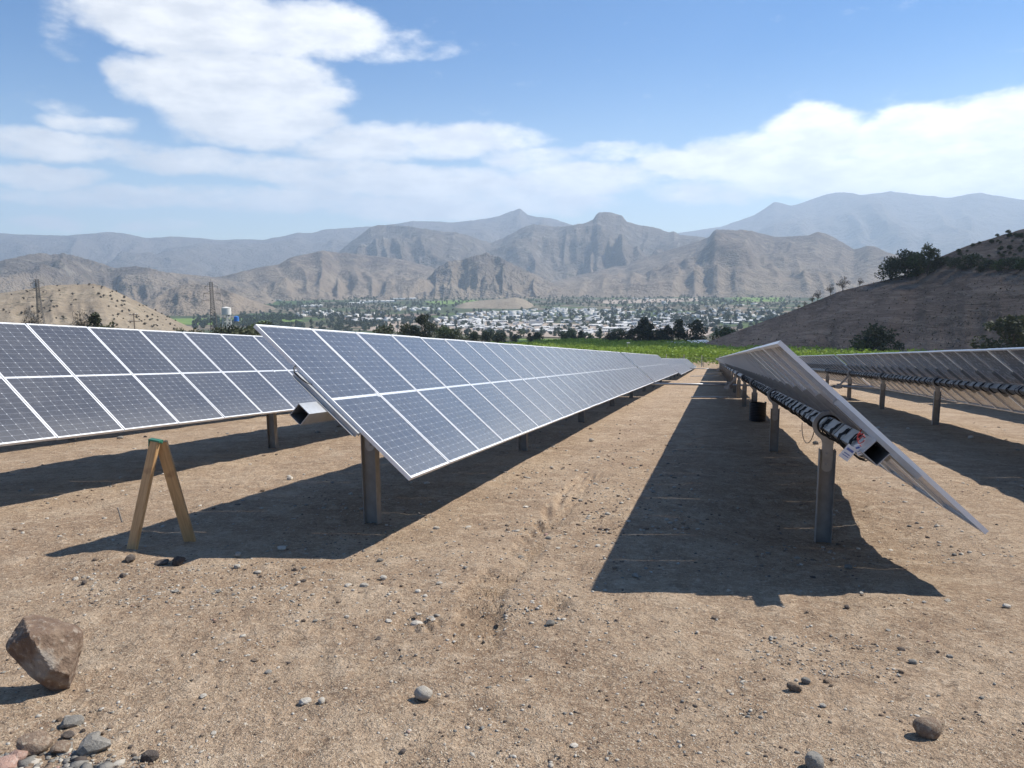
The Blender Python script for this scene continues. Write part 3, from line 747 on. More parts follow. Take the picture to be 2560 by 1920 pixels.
# ------------------------------------------------------------------ wooden trestle, stake, black coil
def board(p0, p1, w, th, normal):
    p0, p1 = Vector(p0), Vector(p1); z = (p1-p0); L = z.length; z.normalize()
    x = Vector(normal).cross(z).normalized(); y = z.cross(x)
    M = Matrix((x, y, z)).transposed().to_4x4(); M.translation = p0
    mb = MB(); mb.box((0, 0, L/2), (w, th, L)); me = mb.mesh('leg', WOOD); bevel(me, .003)
    return me, M
def trestle():
    a, _ = hit(330, 1380); b, _ = hit(476, 1352)
    a[2] = float(ground_near(a[0], a[1])); b[2] = float(ground_near(b[0], b[1]))
    mid = (a+b)/2
    def top(px, py, y):
        d = ray(px, py); t = y/d[1]; return d*t + np.array([0, 0, EYE])
    ta = top(388, 1103, mid[1] - .015); tb = top(403, 1104, mid[1] + .03)
    root = empty('wooden_trestle', mid); tag(root, 'folding wooden trestle of two boards standing as an inverted V on the dirt', 'trestle')
    for p, q in ((a, ta), (b, tb)):
        me, M = board(p - np.array([0, 0, .012]), q, .098, .036, (-.42, -.9, .1) if p is a else (.1, -.99, 0))
        o = link('leg', me, root); o.matrix_parent_inverse = root.matrix_world.inverted(); 
        o.matrix_parent_inverse = Matrix.Translation(-Vector(mid)); o.matrix_basis = M
    mb = MB(); mb.box((0, 0, 0), (.115, .05, .016)); mb.box((-.052, 0, -.03), (.008, .052, .06)); mb.box((.055, 0, -.012), (.03, .012, .012))
    s = mb.build('hinge_strap', GREEN_TAPE, root, loc=Vector(ta - mid) + Vector((.005, 0, .008)), rot=(0, .1, -.3))
trestle()
def stake():
    p, _ = hit(306, 1305); p[2] = float(ground_near(p[0], p[1]))
    mb = MB(); mb.tube([(0, 0, -.03), (-.035, 0, .15)], .007, 8); mb.tube([(-.035, 0, .15), (-.036, 0, .155)], [.0085, .006], 8)
    for k in range(6): mb.tube([(-.002 - k*.005, 0, .01 + k*.022), (-.0035 - k*.005, 0, .016 + k*.022)], .0082, 8)
    tag(mb.build('iron_stake', STEEL, loc=p), 'thin grey iron rod stuck in the dirt beside the trestle', 'stake')
stake()
def black_coil():
    p, _ = hit(1893, 1054); p[2] = float(ground_near(p[0], p[1]))
    root = empty('corrugated_pipe', p); tag(root, 'black corrugated pipe coiled into an upright drum by a tracker post', 'pipe coil')
    mb = MB(); R = .20; n = 8
    for k in range(11):
        z = .025 + k*.045
        path = [(R*math.cos(a)*(1 + .01*math.sin(k*7)), R*math.sin(a), z + .045*a/(2*math.pi)) for a in np.linspace(0, 2*math.pi, 33)]
        mb.tube(path, .024, n)
    link('pipe', mb.mesh('pipe', BLACK, True), root)
    mb = MB()
    for q in (.4, 2.5, 4.6): mb.tube([(R*1.16*math.cos(q), R*1.16*math.sin(q), 0.01), (R*1.16*math.cos(q), R*1.16*math.sin(q), .53)], .006, 5)
    link('tie', mb.mesh('tie', BLACK), root)
black_coil()

# ------------------------------------------------------------------ stones
def mat_rock(name, c0, c1, c2, sc=9):
    m, t, b = new_mat(name); P = coords(t)
    n = t.noise(P, sc, 5, .62); f = t.noise(P, sc*5, 4, .6); v = t.noise(P, sc*.35, 2, .5)
    c = t.mix(t.ramp(n, .38, .62), c0, c1); c = t.mix(t.math('MULTIPLY', t.ramp(v, .5, .66), .8), c, c2)
    c = t.mix(t.math('MULTIPLY', t.ramp(f, .5, .7), .3), c, tuple(min(1, q*1.5) for q in c1))
    oi = t.node('ShaderNodeObjectInfo').outputs['Random']
    vm = t.node('ShaderNodeVectorMath', operation='SCALE'); t.l.new(c, vm.inputs[0]); t.put(vm.inputs['Scale'], t.ramp(oi, 0, 1, .75, 1.25, smooth=False))
    t.l.new(vm.outputs[0], b.inputs['Base Color']); b.inputs['Roughness'].default_value = .9; b.inputs['Specular IOR Level'].default_value = .25
    bump(t, b, t.math('ADD', n, t.math('MULTIPLY', f, .4)), .6, .02)
    return m
ROCK_BROWN = mat_rock('brown_rock', (0.255, 0.187, 0.132), (0.187, 0.132, 0.093), (0.340, 0.281, 0.212))
ROCK_GREY = mat_rock('grey_rock', (0.281, 0.259, 0.225), (0.212, 0.196, 0.170), (0.340, 0.315, 0.272))
ROCK_PALE = mat_rock('pale_rock', (.54, .49, .41), (.46, .41, .34), (.60, .56, .49))
ROCK_DARK = mat_rock('dark_rock', (.12, .095, .08), (.085, .07, .06), (.17, .14, .11))
ROCK_PINK = mat_rock('pink_rock', (0.391, 0.255, 0.204), (0.340, 0.212, 0.162), (0.425, 0.323, 0.264))
def ico(sub):
    bm = bmesh.new(); bmesh.ops.create_icosphere(bm, subdivisions=sub, radius=1)
    v = np.array([q.co[:] for q in bm.verts]); f = [tuple(x.index for x in p.verts) for p in bm.faces]; bm.free(); return v, f
ICO = {k: ico(k) for k in (1, 2, 3, 5)}
def rock_shape(seed, sub=3, planes=12, scale=(1, .8, .6), rough=.04, dmin=.62, extra=None, power=1.0):
    r = np.random.RandomState(seed); v, f = ICO[sub]
    n = r.normal(size=(planes, 3)); n /= np.linalg.norm(n, axis=1)[:, None]; d = r.uniform(dmin, 1.0, planes)
    if extra: n = np.concatenate([n, np.array([e[:3] for e in extra], float)]); n /= np.linalg.norm(n, axis=1)[:, None]; d = np.concatenate([d, [e[3] for e in extra]])
    dt = v @ n.T
    rad = np.where(dt > 1e-3, d[None]/np.maximum(dt, 1e-3), 9).min(1); rad = np.minimum(rad, 1.1)
    p = v*rad[:, None]
    p = p*(1 + rough*(fbm(p[:, 0]*3 + 5 + p[:, 2]*2, p[:, 1]*3 + seed % 7 + p[:, 2], seed, 3) - .5)[:, None]*2)
    return p*np.array(scale), f
def rock_mesh(name, seed, mat, sub=3, smooth=False, **kw):
    v, f = rock_shape(seed, sub, **kw)
    me = bpy.data.meshes.new(name); me.from_pydata([tuple(q) for q in v], [], f); me.materials.append(mat)
    if smooth: me.polygons.foreach_set('use_smooth', [True]*len(me.polygons))
    me.update(); return me
def boulder():
    p, _ = hit(122, 1722)
    # tall wedge-shaped block: flat dark face towards the path, narrow foot
    ex = [(-.30, -.95, -.06, .50), (.80, -.42, .22, .60), (-.85, -.3, -.45, .60), (-.55, -.35, .70, .80), (.25, .1, .95, .84), (.35, -.75, -.55, .66), (.95, .1, -.25, .72), (-.2, .2, -1, .93), (.7, -.2, .7, .82), (-.8, .4, .2, .7), (0, 1, 0, .7), (-.55, -.55, -.62, .66)]
    v, f = rock_shape(3, 5, planes=1, scale=(.205, .185, .19), rough=.05, dmin=1.0, extra=ex)
    q = v/np.array([.205, .185, .19])
    v = v*(1 + .045*(fbm(q[:, 0]*6 + 3, q[:, 1]*5 + q[:, 2]*6, 8, 3, .6) - .5)[:, None])
    top = v[:, 2].max(); low = v[:, 2].min(); w = (v[:, 2] - low)/(top - low)
    v[:, 0] += (.5 - w)*.10 ; v[:, 0] *= .72 + .30*w**.7; v[:, 1] *= .70 + .32*w
    m, t, b = new_mat('boulder_rock'); P = coords(t)
    n = t.noise(P, 8, 5, .6); k = t.noise(P, 30, 5, .65); g = t.noise(P, 3.2, 3, .5)
    c = t.mix(t.ramp(n, .4, .62), (.155, .105, .075), (.235, .170, .120)); c = t.mix(t.math('MULTIPLY', t.ramp(g, .54, .64), .7), c, (.27, .25, .22))
    c = t.mix(t.math('MULTIPLY', t.ramp(k, .52, .70), .5), c, (.45, .40, .33)); c = t.mix(t.math('MULTIPLY', t.ramp(k, .45, .3), .5), c, (.11, .08, .06))
    t.l.new(c, b.inputs['Base Color']); b.inputs['Roughness'].default_value = .9; b.inputs['Specular IOR Level'].default_value = .2
    bump(t, b, t.math('ADD', n, t.math('MULTIPLY', k, .5)), .8, .03)
    me = bpy.data.meshes.new('boulder'); me.from_pydata([tuple(x) for x in v], [], f); me.materials.append(m); me.update()
    o = link('boulder', me, loc=(p[0], p[1], float(ground_near(p[0], p[1])) - low - .012), rot=(0, .10, .1))
    tag(o, 'large angular brown boulder balanced on its narrow end near the gravel pile', 'boulder')
boulder()
def seat(o, p, sink):
    """rest a stone on the dirt"""
    zs = min(v.co.z for v in o.data.vertices)*o.scale[2]
    o.location = (p[0], p[1], float(ground_near(p[0], p[1])) - zs*(1 - sink))
SM = {}
for nm, mt in (('brown', ROCK_BROWN), ('grey', ROCK_GREY), ('pale', ROCK_PALE), ('dark', ROCK_DARK), ('pink', ROCK_PINK)):
    SM[nm] = [rock_mesh('stone', 40 + 7*k + len(nm)*13, mt, 2 if k % 2 else 3, planes=9 + k, scale=(1, .75 + .06*(k % 3), .5 + .08*(k % 4)), smooth=False) for k in range(5)]
ROUND = [rock_mesh('stone', 300 + k, mt, 3, True, planes=40, dmin=.9, scale=(1, .75, .68), rough=.05) for k, mt in enumerate((ROCK_PALE, ROCK_PALE, ROCK_BROWN))]
def stone_at(px, py, wpx, me, label=None, group=None, rz=None, sink=.3, flat=1.0, cat='stone'):
    p, r = hit(px, py); d = np.array([p[0], p[1], p[2]-EYE]); s = wpx/F_PX*math.hypot(r, p[2]-EYE)*.5*.98
    o = link('stone', me, rot=(0, 0, rng.uniform(0, 6.3) if rz is None else rz), scale=(s, s, s*flat)); seat(o, p, sink)
    return tag(o, label, cat, group)
stone_at(1058, 1748, 46, ROUND[0], 'smooth pale oval cobble alone on the open dirt', rz=-.5, sink=.12)
stone_at(2318, 1848, 62, ROUND[2], 'rounded tan cobble with a split face, resting opposite the gravel pile', rz=.3, sink=.1)
stone_at(2038, 1916, 46, SM['grey'][2], 'grey angular stone on the open dirt near the rounded tan cobble', rz=1, sink=.1, flat=1.2)
stone_at(804, 1752, 20, ROUND[1], 'small round pale pebble beside a flat pale stone', sink=.15)
stone_at(760, 1750, 34, SM['pale'][1], 'flat pale stone beside a small round pale pebble', sink=.3, flat=.6)
stone_at(1042, 1550, 36, SM['pale'][3], 'flat pinkish slab lying by the tyre tracks', sink=.35, flat=.45)
stone_at(1376, 1562, 26, SM['grey'][0], 'grey stone beside the burrow hole', sink=.2)
stone_at(176, 1802, 52, SM['grey'][1], 'flat greenish grey stone behind the gravel pile', rz=.3, sink=.25, flat=.7)
stone_at(232, 1872, 74, SM['grey'][3], 'mauve grey stone on the edge of the gravel pile', rz=.2, sink=.3, flat=.8)
stone_at(85, 1868, 66, SM['brown'][2], 'brown cracked rock behind the gravel pile', sink=.2)
stone_at(150, 1872, 44, SM['brown'][4], 'tan rock touching the mauve stone on the gravel pile', sink=.3)
stone_at(374, 1888, 36, SM['dark'][2], 'dark stone beyond the end of the gravel pile', sink=.25)
stone_at(236, 1838, 34, SM['grey'][4], 'pale green stone standing above the mauve stone', sink=.2)
stone_at(20, 1905, 64, SM['pink'][1], 'flat salmon pink stone in the gravel pile', sink=.4, flat=.6)
stone_at(40, 1892, 44, SM['pink'][0], 'small salmon pink stone in the gravel pile', sink=.3)
stone_at(170, 1838, 26, SM['dark'][0], 'small dark stone behind the pale green stone', sink=.2)
stone_at(325, 1413, 30, SM['dark'][1], 'dark brown rock in the stone scatter below the trestle', sink=.25)
stone_at(445, 1414, 36, SM['dark'][3], 'large dark brown rock at the end of the stone scatter below the trestle', sink=.2)
stone_at(404, 1412, 34, SM['dark'][4], 'flat dark rock in the middle of the stone scatter below the trestle', sink=.3, flat=.7)
stone_at(595, 1392, 18, ROUND[0], 'pale round stone before the shadow edge of the sunny tracker row', sink=.15)
stone_at(704, 1372, 24, SM['pale'][0], 'pale block in a line of stones along the shadow edge', sink=.2)
stone_at(1985, 1731, 34, SM['brown'][0], 'tan stone, the largest of a loose heap of pebbles', sink=.2)
stone_at(2014, 1712, 20, SM['grey'][2], 'grey stone standing behind a loose heap of pebbles', sink=.2)
stone_at(2058, 1768, 18, SM['pale'][4], 'pale rounded stone just beyond a loose heap of pebbles', sink=.2)
for px, py, w, k in ((2068, 1098, 20, 'pale'), (2095, 1100, 26, 'dark'), (2130, 1108, 24, 'pale'), (2150, 1100, 20, 'dark'), (2040, 1112, 16, 'grey'), (2192, 1105, 26, 'pale'), (2165, 1096, 14, 'grey'), (2110, 1112, 14, 'pale')):
    stone_at(px, py, w, SM[k][rng.randrange(5)], {'pale': 'pale stone in the rubble behind the near post of the tagged tracker', 'dark': 'dark clod in the rubble behind the near post of the tagged tracker', 'grey': 'grey stone in the rubble behind the near post of the tagged tracker'}[k], 'rubble behind the near post, ' + k)
def scatter():
    r = random.Random(77)
    areas = [((180, 1400, 760, 1500), 30, 'in the stone scatter below the trestle'), ((560, 1420, 1250, 1560), 34, 'between the trestle scatter and the burrow hole'), ((900, 1190, 1500, 1400), 44, 'on the dirt lane along the sunny tracker row'),
             ((1900, 1560, 2400, 1800), 22, 'around the loose heap of pebbles'), ((300, 1060, 900, 1300), 22, 'on the dirt behind the trestle'), ((1450, 1020, 1760, 1250), 16, 'far down the dirt lane beside the long shadow'),
             ((2150, 1040, 2560, 1330), 14, 'beyond the low edge of the tagged tracker'), ((0, 1220, 260, 1340), 8, 'near the iron rod'), ((1500, 1450, 2560, 1700), 18, 'in front of the tagged tracker shadow'),
             ((400, 1500, 1500, 1900), 20, 'on the open dirt around the pale oval cobble'), ((100, 1780, 380, 1915), 24, 'at the edge of the gravel pile'), ((1550, 1250, 2250, 1470), 8, 'lying in the tagged tracker shadow')]
    for (x0, y0, x1, y1), k, where in areas:
        for _ in range(k):
            px, py = r.uniform(x0, x1), r.uniform(y0, y1)
            kind = r.choices(['pale', 'grey', 'dark', 'brown'], [5, 2.4, .9, 2.6])[0]
            w = (7 + 13*r.random()**2.2)*(1 if py > 1300 else .8)
            stone_at(px, py, w*1.15, SM[kind][r.randrange(5)], 'small %s stone %s' % (kind, where), '%s stones %s' % (kind, where), sink=r.uniform(.15, .5), flat=r.uniform(.6, 1))
scatter()
def merged(name, items, mats, label, cat, smooth=False):
    """many small pieces in one mesh; items: (verts, faces, material index)"""
    V = []; Fc = []; Mi = []; k = 0
    for v, f, mi in items:
        V.append(v); Fc.append(f + k); Mi.append(np.full(len(f), mi)); k += len(v)
    V = np.concatenate(V); Fc = np.concatenate(Fc); Mi = np.concatenate(Mi)
    me = bpy.data.meshes.new(name); me.vertices.add(len(V)); me.vertices.foreach_set('co', V.reshape(-1).astype(np.float32))
    n = Fc.shape[1]; me.loops.add(Fc.size); me.polygons.add(len(Fc)); me.loops.foreach_set('vertex_index', Fc.reshape(-1).astype(np.int32))
    me.polygons.foreach_set('loop_start', np.arange(0, Fc.size, n, dtype=np.int32)); me.polygons.foreach_set('material_index', Mi.astype(np.int32))
    for m in mats: me.materials.append(m)
    me.update(calc_edges=True); o = link(name, me); stuff(o, label, cat); return o
def polar_pts(r, n, px0, py0, px1, py1):
    """points spread over the ground seen in a photo window, evenly by area seen"""
    P = []
    for _ in range(n):
        d = ray(r.uniform(px0, px1), r.uniform(py0, py1)); h = math.hypot(d[0], d[1]); d = d/h
        rr = 1.7/max(.02, -(d[2] + .112*(d[0]*SY + d[1]*CY)))
        P.append((d[0]*rr, d[1]*rr))
    return np.array(P)
def gravel():
    r = random.Random(5); nr = np.random.RandomState(5); items = []
    base = [rock_shape(900 + k, 1, planes=8, scale=(1, .75, .55), rough=.02) for k in range(8)]
    fs = np.array(base[0][1])
    def put(P, smin, smax, w):
        z = ground_near(P[:, 0], P[:, 1])
        for i in range(len(P)):
            v, _ = base[r.randrange(8)]; s = smin + (smax - smin)*r.random()**4; a = r.uniform(0, 6.28); c, q = math.cos(a), math.sin(a)
            fl = r.uniform(.35, 1.0); st = r.uniform(.6, 1.25); vv = np.stack([v[:, 0]*st*c - v[:, 1]*q, v[:, 0]*st*q + v[:, 1]*c, v[:, 2]*fl], 1)*s + np.array([P[i, 0], P[i, 1], z[i] + s*.12])
            items.append((vv, fs, r.choices(range(5), w)[0]))
    W = [3.4, 1.4, 4.6, .7, .12]
    P = polar_pts(r, 7000, -200, 1150, 2760, 1918); keep = fbm(P[:, 0]/1.1, P[:, 1]/1.1, 63, 3) + .10*nr.rand(len(P)) > .50; put(P[keep], .004, .017, W)
    P = polar_pts(r, 2600, 700, 1180, 1560, 1560); put(P, .005, .020, W)
    P = polar_pts(r, 1500, 1250, 960, 1760, 1330); keep = fbm(P[:, 0]/1.4, P[:, 1]/1.4, 66, 2) > .42; put(P[keep], .010, .042, W)
    P = polar_pts(r, 900, 0, 1060, 900, 1330); keep = fbm(P[:, 0]/1.4, P[:, 1]/1.4, 67, 2) > .46; put(P[keep], .008, .034, W)
    P = polar_pts(r, 900, 2050, 1000, 2700, 1400); keep = fbm(P[:, 0]/1.4, P[:, 1]/1.4, 68, 2) > .46; put(P[keep], .008, .036, W)
    P = polar_pts(r, 700, 1480, 1000, 2150, 1450); put(P, .008, .030, [4, 1.6, 2, 1, .1])
    P = polar_pts(r, 1500, 150, 1390, 760, 1500); put(P, .004, .018, W)
    P = polar_pts(r, 1300, 1850, 1600, 2250, 1800); keep = fbm(P[:, 0]/.5, P[:, 1]/.5, 64, 2) > .5; put(P[keep], .004, .014, W)
    for (hx, hy, sx, sy, n) in ((1300, 1510, 110, 45, 160), (540, 1545, 100, 60, 120), (610, 1610, 90, 30, 90)):
        P = np.array([hit(r.gauss(hx, sx*.6), r.gauss(hy, sy*.6))[0][:2] for _ in range(n//2)]); put(P, .006, .020, W)
    merged('pebbles', items, [ROCK_BROWN, ROCK_GREY, ROCK_PALE, ROCK_DARK, ROCK_PINK], 'small pebbles strewn over the dirt', 'pebbles')
    items.clear()
    P = polar_pts(r, 2000, -300, 1822, 290, 2000); P2 = polar_pts(r, 500, 150, 1850, 420, 1980); P = np.concatenate([P, P2]); g0 = hit(150, 1900)[0]; dd = (P[:, 1] - g0[1]) + .25*(P[:, 0] - g0[0])
    P = P[(fbm(P[:, 0]/.16, P[:, 1]/.16, 69, 3) - .5)*.9 + .10 > dd*2.2]; k = len(P)//3; W2 = [2, 5, 2.2, 1.2, .5]
    put(P[:k], .012, .044, W2); put(P[k:], .004, .020, W2)
    o = merged('gravel_pile', items, [ROCK_BROWN, ROCK_GREY, ROCK_PALE, ROCK_DARK, ROCK_PINK], 'grey river gravel heaped in front of the boulder', 'gravel')
    # dry straw and crumbs
    items.clear()
    P = polar_pts(r, 46000, -300, 1330, 2860, 1990); keep = fbm(P[:, 0]/.9, P[:, 1]/.9, 91, 3) + .12*nr.rand(len(P)) > .44; P = P[keep]
    z = ground_near(P[:, 0], P[:, 1])
    for i in range(len(P)):
        L = r.uniform(.004, .018); w = r.uniform(.0009, .0024); a = r.uniform(0, 3.14); t = r.uniform(-.1, .5); c, q = math.cos(a), math.sin(a)
        d = np.array([c*math.cos(t), q*math.cos(t), math.sin(t)])*L; n = np.array([-q, c, 0])*w
        p = np.array([P[i, 0], P[i, 1], z[i] + .001]); items.append((np.array([p - n, p + n, p + d]), np.array([[0, 1, 2]]), r.choices((0, 1, 2), (4, 4, 1))[0]))
    merged('dry_litter', items, [simple('dry_straw', (.50, .40, .27), .9, 0, .2, 30), simple('brown_litter', (.11, .075, .05), .9, 0, .2, 30), simple('pale_litter', (.62, .54, .42), .9, 0, .2, 30)], 'bits of dry straw and crumbs on the dirt', 'litter')
gravel()

# ------------------------------------------------------------------ plants
def mat_leaf(name, c0, c1, trans=.25):
    m, t, b = new_mat(name); P = pos(t)
    n = t.noise(P, .9, 3, .6); oi = t.node('ShaderNodeObjectInfo').outputs['Random']
    f = t.math('MULTIPLY', t.math('ADD', n, t.math('MULTIPLY', oi, .5)), .8)
    c = t.mix(t.ramp(f, .2, .8), c0, c1); t.l.new(c, b.inputs['Base Color']); b.inputs['Roughness'].default_value = .65; b.inputs['Specular IOR Level'].default_value = .25
    tr = t.node('ShaderNodeBsdfTranslucent'); t.l.new(c, tr.inputs['Color']); mx = t.node('ShaderNodeMixShader'); mx.inputs[0].default_value = trans
    out = t.n['Material Output']; t.l.new(b.outputs[0], mx.inputs[1]); t.l.new(tr.outputs[0], mx.inputs[2]); t.l.new(mx.outputs[0], out.inputs['Surface'])
    return m
BARK = simple('bark', (.12, .095, .07), .9, 0, .3, 6)
LEAF_DARK = mat_leaf('dark_leaves', (.036, .046, .024), (.070, .082, .042))
LEAF_MID = mat_leaf('green_leaves', (.04, .065, .02), (.085, .115, .04))
LEAF_OLIVE = mat_leaf('olive_leaves', (.06, .07, .035), (.10, .11, .055))
LEAF_VINE = mat_leaf('vine_leaves', (.15, .25, .03), (.29, .39, .07), .35)
LEAF_GREY = mat_leaf('grey_scrub', (.075, .062, .045), (.11, .095, .07))
LEAF_BLUE = mat_leaf('valley_leaves', (.040, .058, .030), (.075, .095, .048))
def leaf_cloud(seed, n, centers, radii, size, asp=.6):
    """many leaf faces spread through clumps"""
    r = np.random.RandomState(seed); k = len(centers); idx = r.choice(k, n, p=np.array(radii)**2/np.sum(np.array(radii)**2))
    d = r.normal(size=(n, 3)); d /= np.linalg.norm(d, axis=1)[:, None]
    rad = np.array(radii)[idx]*(.45 + .6*r.rand(n)**.6)
    c = np.array(centers)[idx] + d*rad[:, None]*np.array([1, 1, .8])
    u = r.normal(size=(n, 3)); u /= np.linalg.norm(u, axis=1)[:, None]; w = np.cross(u, r.normal(size=(n, 3))); w /= np.linalg.norm(w, axis=1)[:, None]
    s = size*(.6 + .8*r.rand(n))[:, None]
    V = np.stack([c - u*s, c + w*s*asp, c + u*s, c - w*s*asp], 1).reshape(-1, 3); Fq = np.arange(4*n).reshape(n, 4)
    return V, Fq
def quads_mesh(name, V, Fq, mat):
    me = bpy.data.meshes.new(name); me.vertices.add(len(V)); me.vertices.foreach_set('co', V.reshape(-1).astype(np.float32))
    me.loops.add(Fq.size); me.polygons.add(len(Fq)); me.loops.foreach_set('vertex_index', Fq.reshape(-1).astype(np.int32))
    me.polygons.foreach_set('loop_start', np.arange(0, Fq.size, 4, dtype=np.int32)); me.materials.append(mat); me.update(calc_edges=True); return me
def tree_meshes(seed, h, w, n, leaf, size, trunk=.28, clumps=22, low=.3, tall=False, bare=False):
    r = np.random.RandomState(seed); cs = []; rs = []
    for i in range(clumps):
        a = r.rand()*6.28; u = r.rand()**.6
        zz = low + (1 - low)*r.rand()**(.8)
        prof = math.sin(math.pi*min(1, max(0, (zz - low)/(1 - low)))**.8)**.6 if not tall else (.35 + .65*(1 - abs(2*(zz - low)/(1-low) - .8))) 
        cs.append((math.cos(a)*u*w*.42*prof, math.sin(a)*u*w*.42*prof, zz*h*.93)); rs.append(w*(.13 + .11*r.rand()))
    V, Fq = leaf_cloud(seed+1, n, cs, rs, size)
    crown = quads_mesh('crown', V, Fq, leaf)
    mb = MB(); lean = r.normal(size=2)*.03*h
    mb.tube([(0, 0, -.3), (lean[0]*.3, lean[1]*.3, h*low*.6), (lean[0], lean[1], h*.62)], [trunk, trunk*.75, trunk*.35], 7)
    for i in range(0, clumps, 2 if not bare else 1):
        c = cs[i]; z0 = h*(low*.5 + .25*r.rand()); b = Vector((lean[0]*.6, lean[1]*.6, z0)); e = Vector(c); m = b.lerp(e, .5) + Vector((0, 0, -.04*h))
        mb.tube([b, m, e], [trunk*.38, trunk*.24, trunk*.08], 5)
    return mb.mesh('trunk', BARK), crown
def plant(name, meshes, p, s, rz, label, cat, group=None, sink=.15, sz=None):
    root = empty(name, (p[0], p[1], p[2] - sink), (0, 0, rz)); root.scale = (s, s, sz or s); tag(root, label, cat, group)
    link('trunk', meshes[0], root); link('crown', meshes[1], root); return root
TM = {
 'euc1': tree_meshes(1, 12, 8.5, 2600, LEAF_DARK, .34, .35, 30, .22),
 'euc2': tree_meshes(2, 13, 7.0, 2600, LEAF_DARK, .32, .35, 30, .25),
 'euc3': tree_meshes(3, 11, 9.0, 2400, LEAF_OLIVE, .34, .3, 28, .15),
 'bush1': tree_meshes(4, 4.2, 5.4, 2200, LEAF_DARK, .17, .16, 26, .08),
 'bush2': tree_meshes(5, 3.4, 4.6, 1900, LEAF_MID, .16, .14, 24, .08),
 'bush3': tree_meshes(6, 2.2, 3.4, 1100, LEAF_OLIVE, .14, .10, 18, .08),
 'scrub': tree_meshes(7, 4.0, 3.4, 420, LEAF_GREY, .12, .12, 18, .25, bare=True),
 'scrub2': tree_meshes(9, 2.4, 3.0, 500, LEAF_GREY, .20, .10, 14, .05),
 'pine': tree_meshes(8, 9, 4.5, 1700, LEAF_DARK, .26, .22, 26, .12, tall=True),
}
# height of a hill surface along a photo column is read from the mesh itself
from mathutils.bvhtree import BVHTree
def bvh_of(o):
    me = o.data; return BVHTree.FromPolygons([v.co for v in me.vertices], [p.vertices for p in me.polygons])
HB = bvh_of(right_hill)
def hill_hit(px, py):
    d = Vector(ray(px, py)).normalized(); h = HB.ray_cast(Vector((0, 0, EYE)), d)
    return h[0]
def ridge_pt(px):
    """crest point of the brown hill in a photo column"""
    for py in range(480, 900, 2):
        h = hill_hit(px, py)
        if h: return h
    return None
def on_hill(px, py=None):
    h = ridge_pt(px) if py is None else hill_hit(px, py)
    if h is None: h = Vector(hit(px, py or 860)[0])
    return h
def size_for(p, hpx, h): return hpx/F_PX*math.sqrt(p[0]**2 + p[1]**2 + (p[2]-EYE)**2)/h
H_ = {'euc1': 12, 'euc2': 13, 'euc3': 11, 'bush1': 4.2, 'bush2': 3.4, 'bush3': 2.2, 'scrub': 4, 'pine': 9}
def grow(kind, p, hpx, label, cat='tree', group=None, name=None, wide=1.0):
    s = size_for(p, hpx, H_[kind]); return plant(name or ('tree' if cat == 'tree' else 'bush'), TM[kind], p, s*wide, rng.uniform(0, 6.3), label, cat, group, sz=s)
# trees beyond the vineyard (about 330 m)
for px, hpx, k, lab in ((1555, 52, 'euc3', 'low spreading olive tree at the end of the tree belt above the vineyard'), (1590, 60, 'euc3', 'olive tree with pale trunk in the belt above the vineyard'),
                        (1535, 40, 'bush1', 'dark bushy tree at the foot of the olive tree above the vineyard'), (1612, 84, 'euc2', 'tallest dark tree in the belt above the vineyard'), (1632, 70, 'euc1', 'dark tree leaning on the tallest tree above the vineyard'),
                        (1668, 64, 'euc1', 'broad dark tree, first of the second clump above the vineyard'), (1700, 78, 'euc2', 'tall dark tree in the second clump above the vineyard'), (1742, 82, 'euc1', 'tall loose dark tree beside the shed'), (1655, 46, 'bush1', 'low dark tree between the two clumps above the vineyard')):
    p = at(px, 345); grow(k, p, hpx*.86, lab, wide=1.15)
p = at(1820, 300); grow('bush2', p, 50, 'round bright green bush at the corner of the vineyard', 'bush', wide=1.3)
p = at(1058, 290); grow('euc1', p, 84, 'large dense dark tree rising behind the sunny tracker row', wide=1.0)
for px, d, hpx, k in ((1105, 300, 46, 'bush2'), (1135, 300, 40, 'bush3'), (1012, 290, 54, 'bush1'), (960, 300, 48, 'bush3'), (1180, 320, 34, 'bush1'), (1215, 320, 32, 'bush1'), (1245, 330, 30, 'bush3')):
    grow(k, at(px, d), hpx, 'low bush in the hedge behind the sunny tracker row', 'bush', 'hedge bushes behind the sunny row')
for px, d, hpx, k in ((1325, 420, 28, 'euc1'), (1340, 425, 27, 'bush1'), (1412, 420, 28, 'euc3'), (1455, 415, 36, 'euc1'), (1252, 430, 22, 'bush1'), (1285, 440, 20, 'bush1'), (1432, 420, 22, 'bush1')):
    grow(k, at(px, d), hpx, 'dark tree standing by the green field before the town', 'tree', 'trees by the green field')
# left: bushes behind row A
for px, d, hpx, k in ((575, 210, 66, 'bush1'), (600, 200, 62, 'bush3'), (622, 205, 66, 'bush1'), (640, 210, 72, 'bush2'), (548, 220, 60, 'bush3'), (660, 215, 74, 'bush1')):
    grow(k, at(px, d), hpx*.88, 'dark bush in the clump below the elevated water tank', 'bush', 'bushes below the water tank')
for px, d, hpx, k in ((440, 230, 44, 'bush1'), (470, 230, 42, 'bush3'), (490, 235, 40, 'bush1')):
    grow(k, at(px, d), hpx, 'low bush at the foot of the sandy hill', 'bush', 'bushes at the foot of the sandy hill')
grow('pine', at(226, 180), 92, 'ragged dark conifer in front of the sandy hill')
grow('bush3', at(262, 178), 62, 'olive bush beside the ragged conifer', 'bush'); grow('bush1', at(190, 182), 54, 'small dark bush on the far side of the conifer', 'bush')
for px in (60, 78, 198, 183): grow('scrub', at(px, 260), 78, 'bare grey poplar in front of the sandy hill', 'tree', 'bare poplars before the sandy hill', wide=.45)
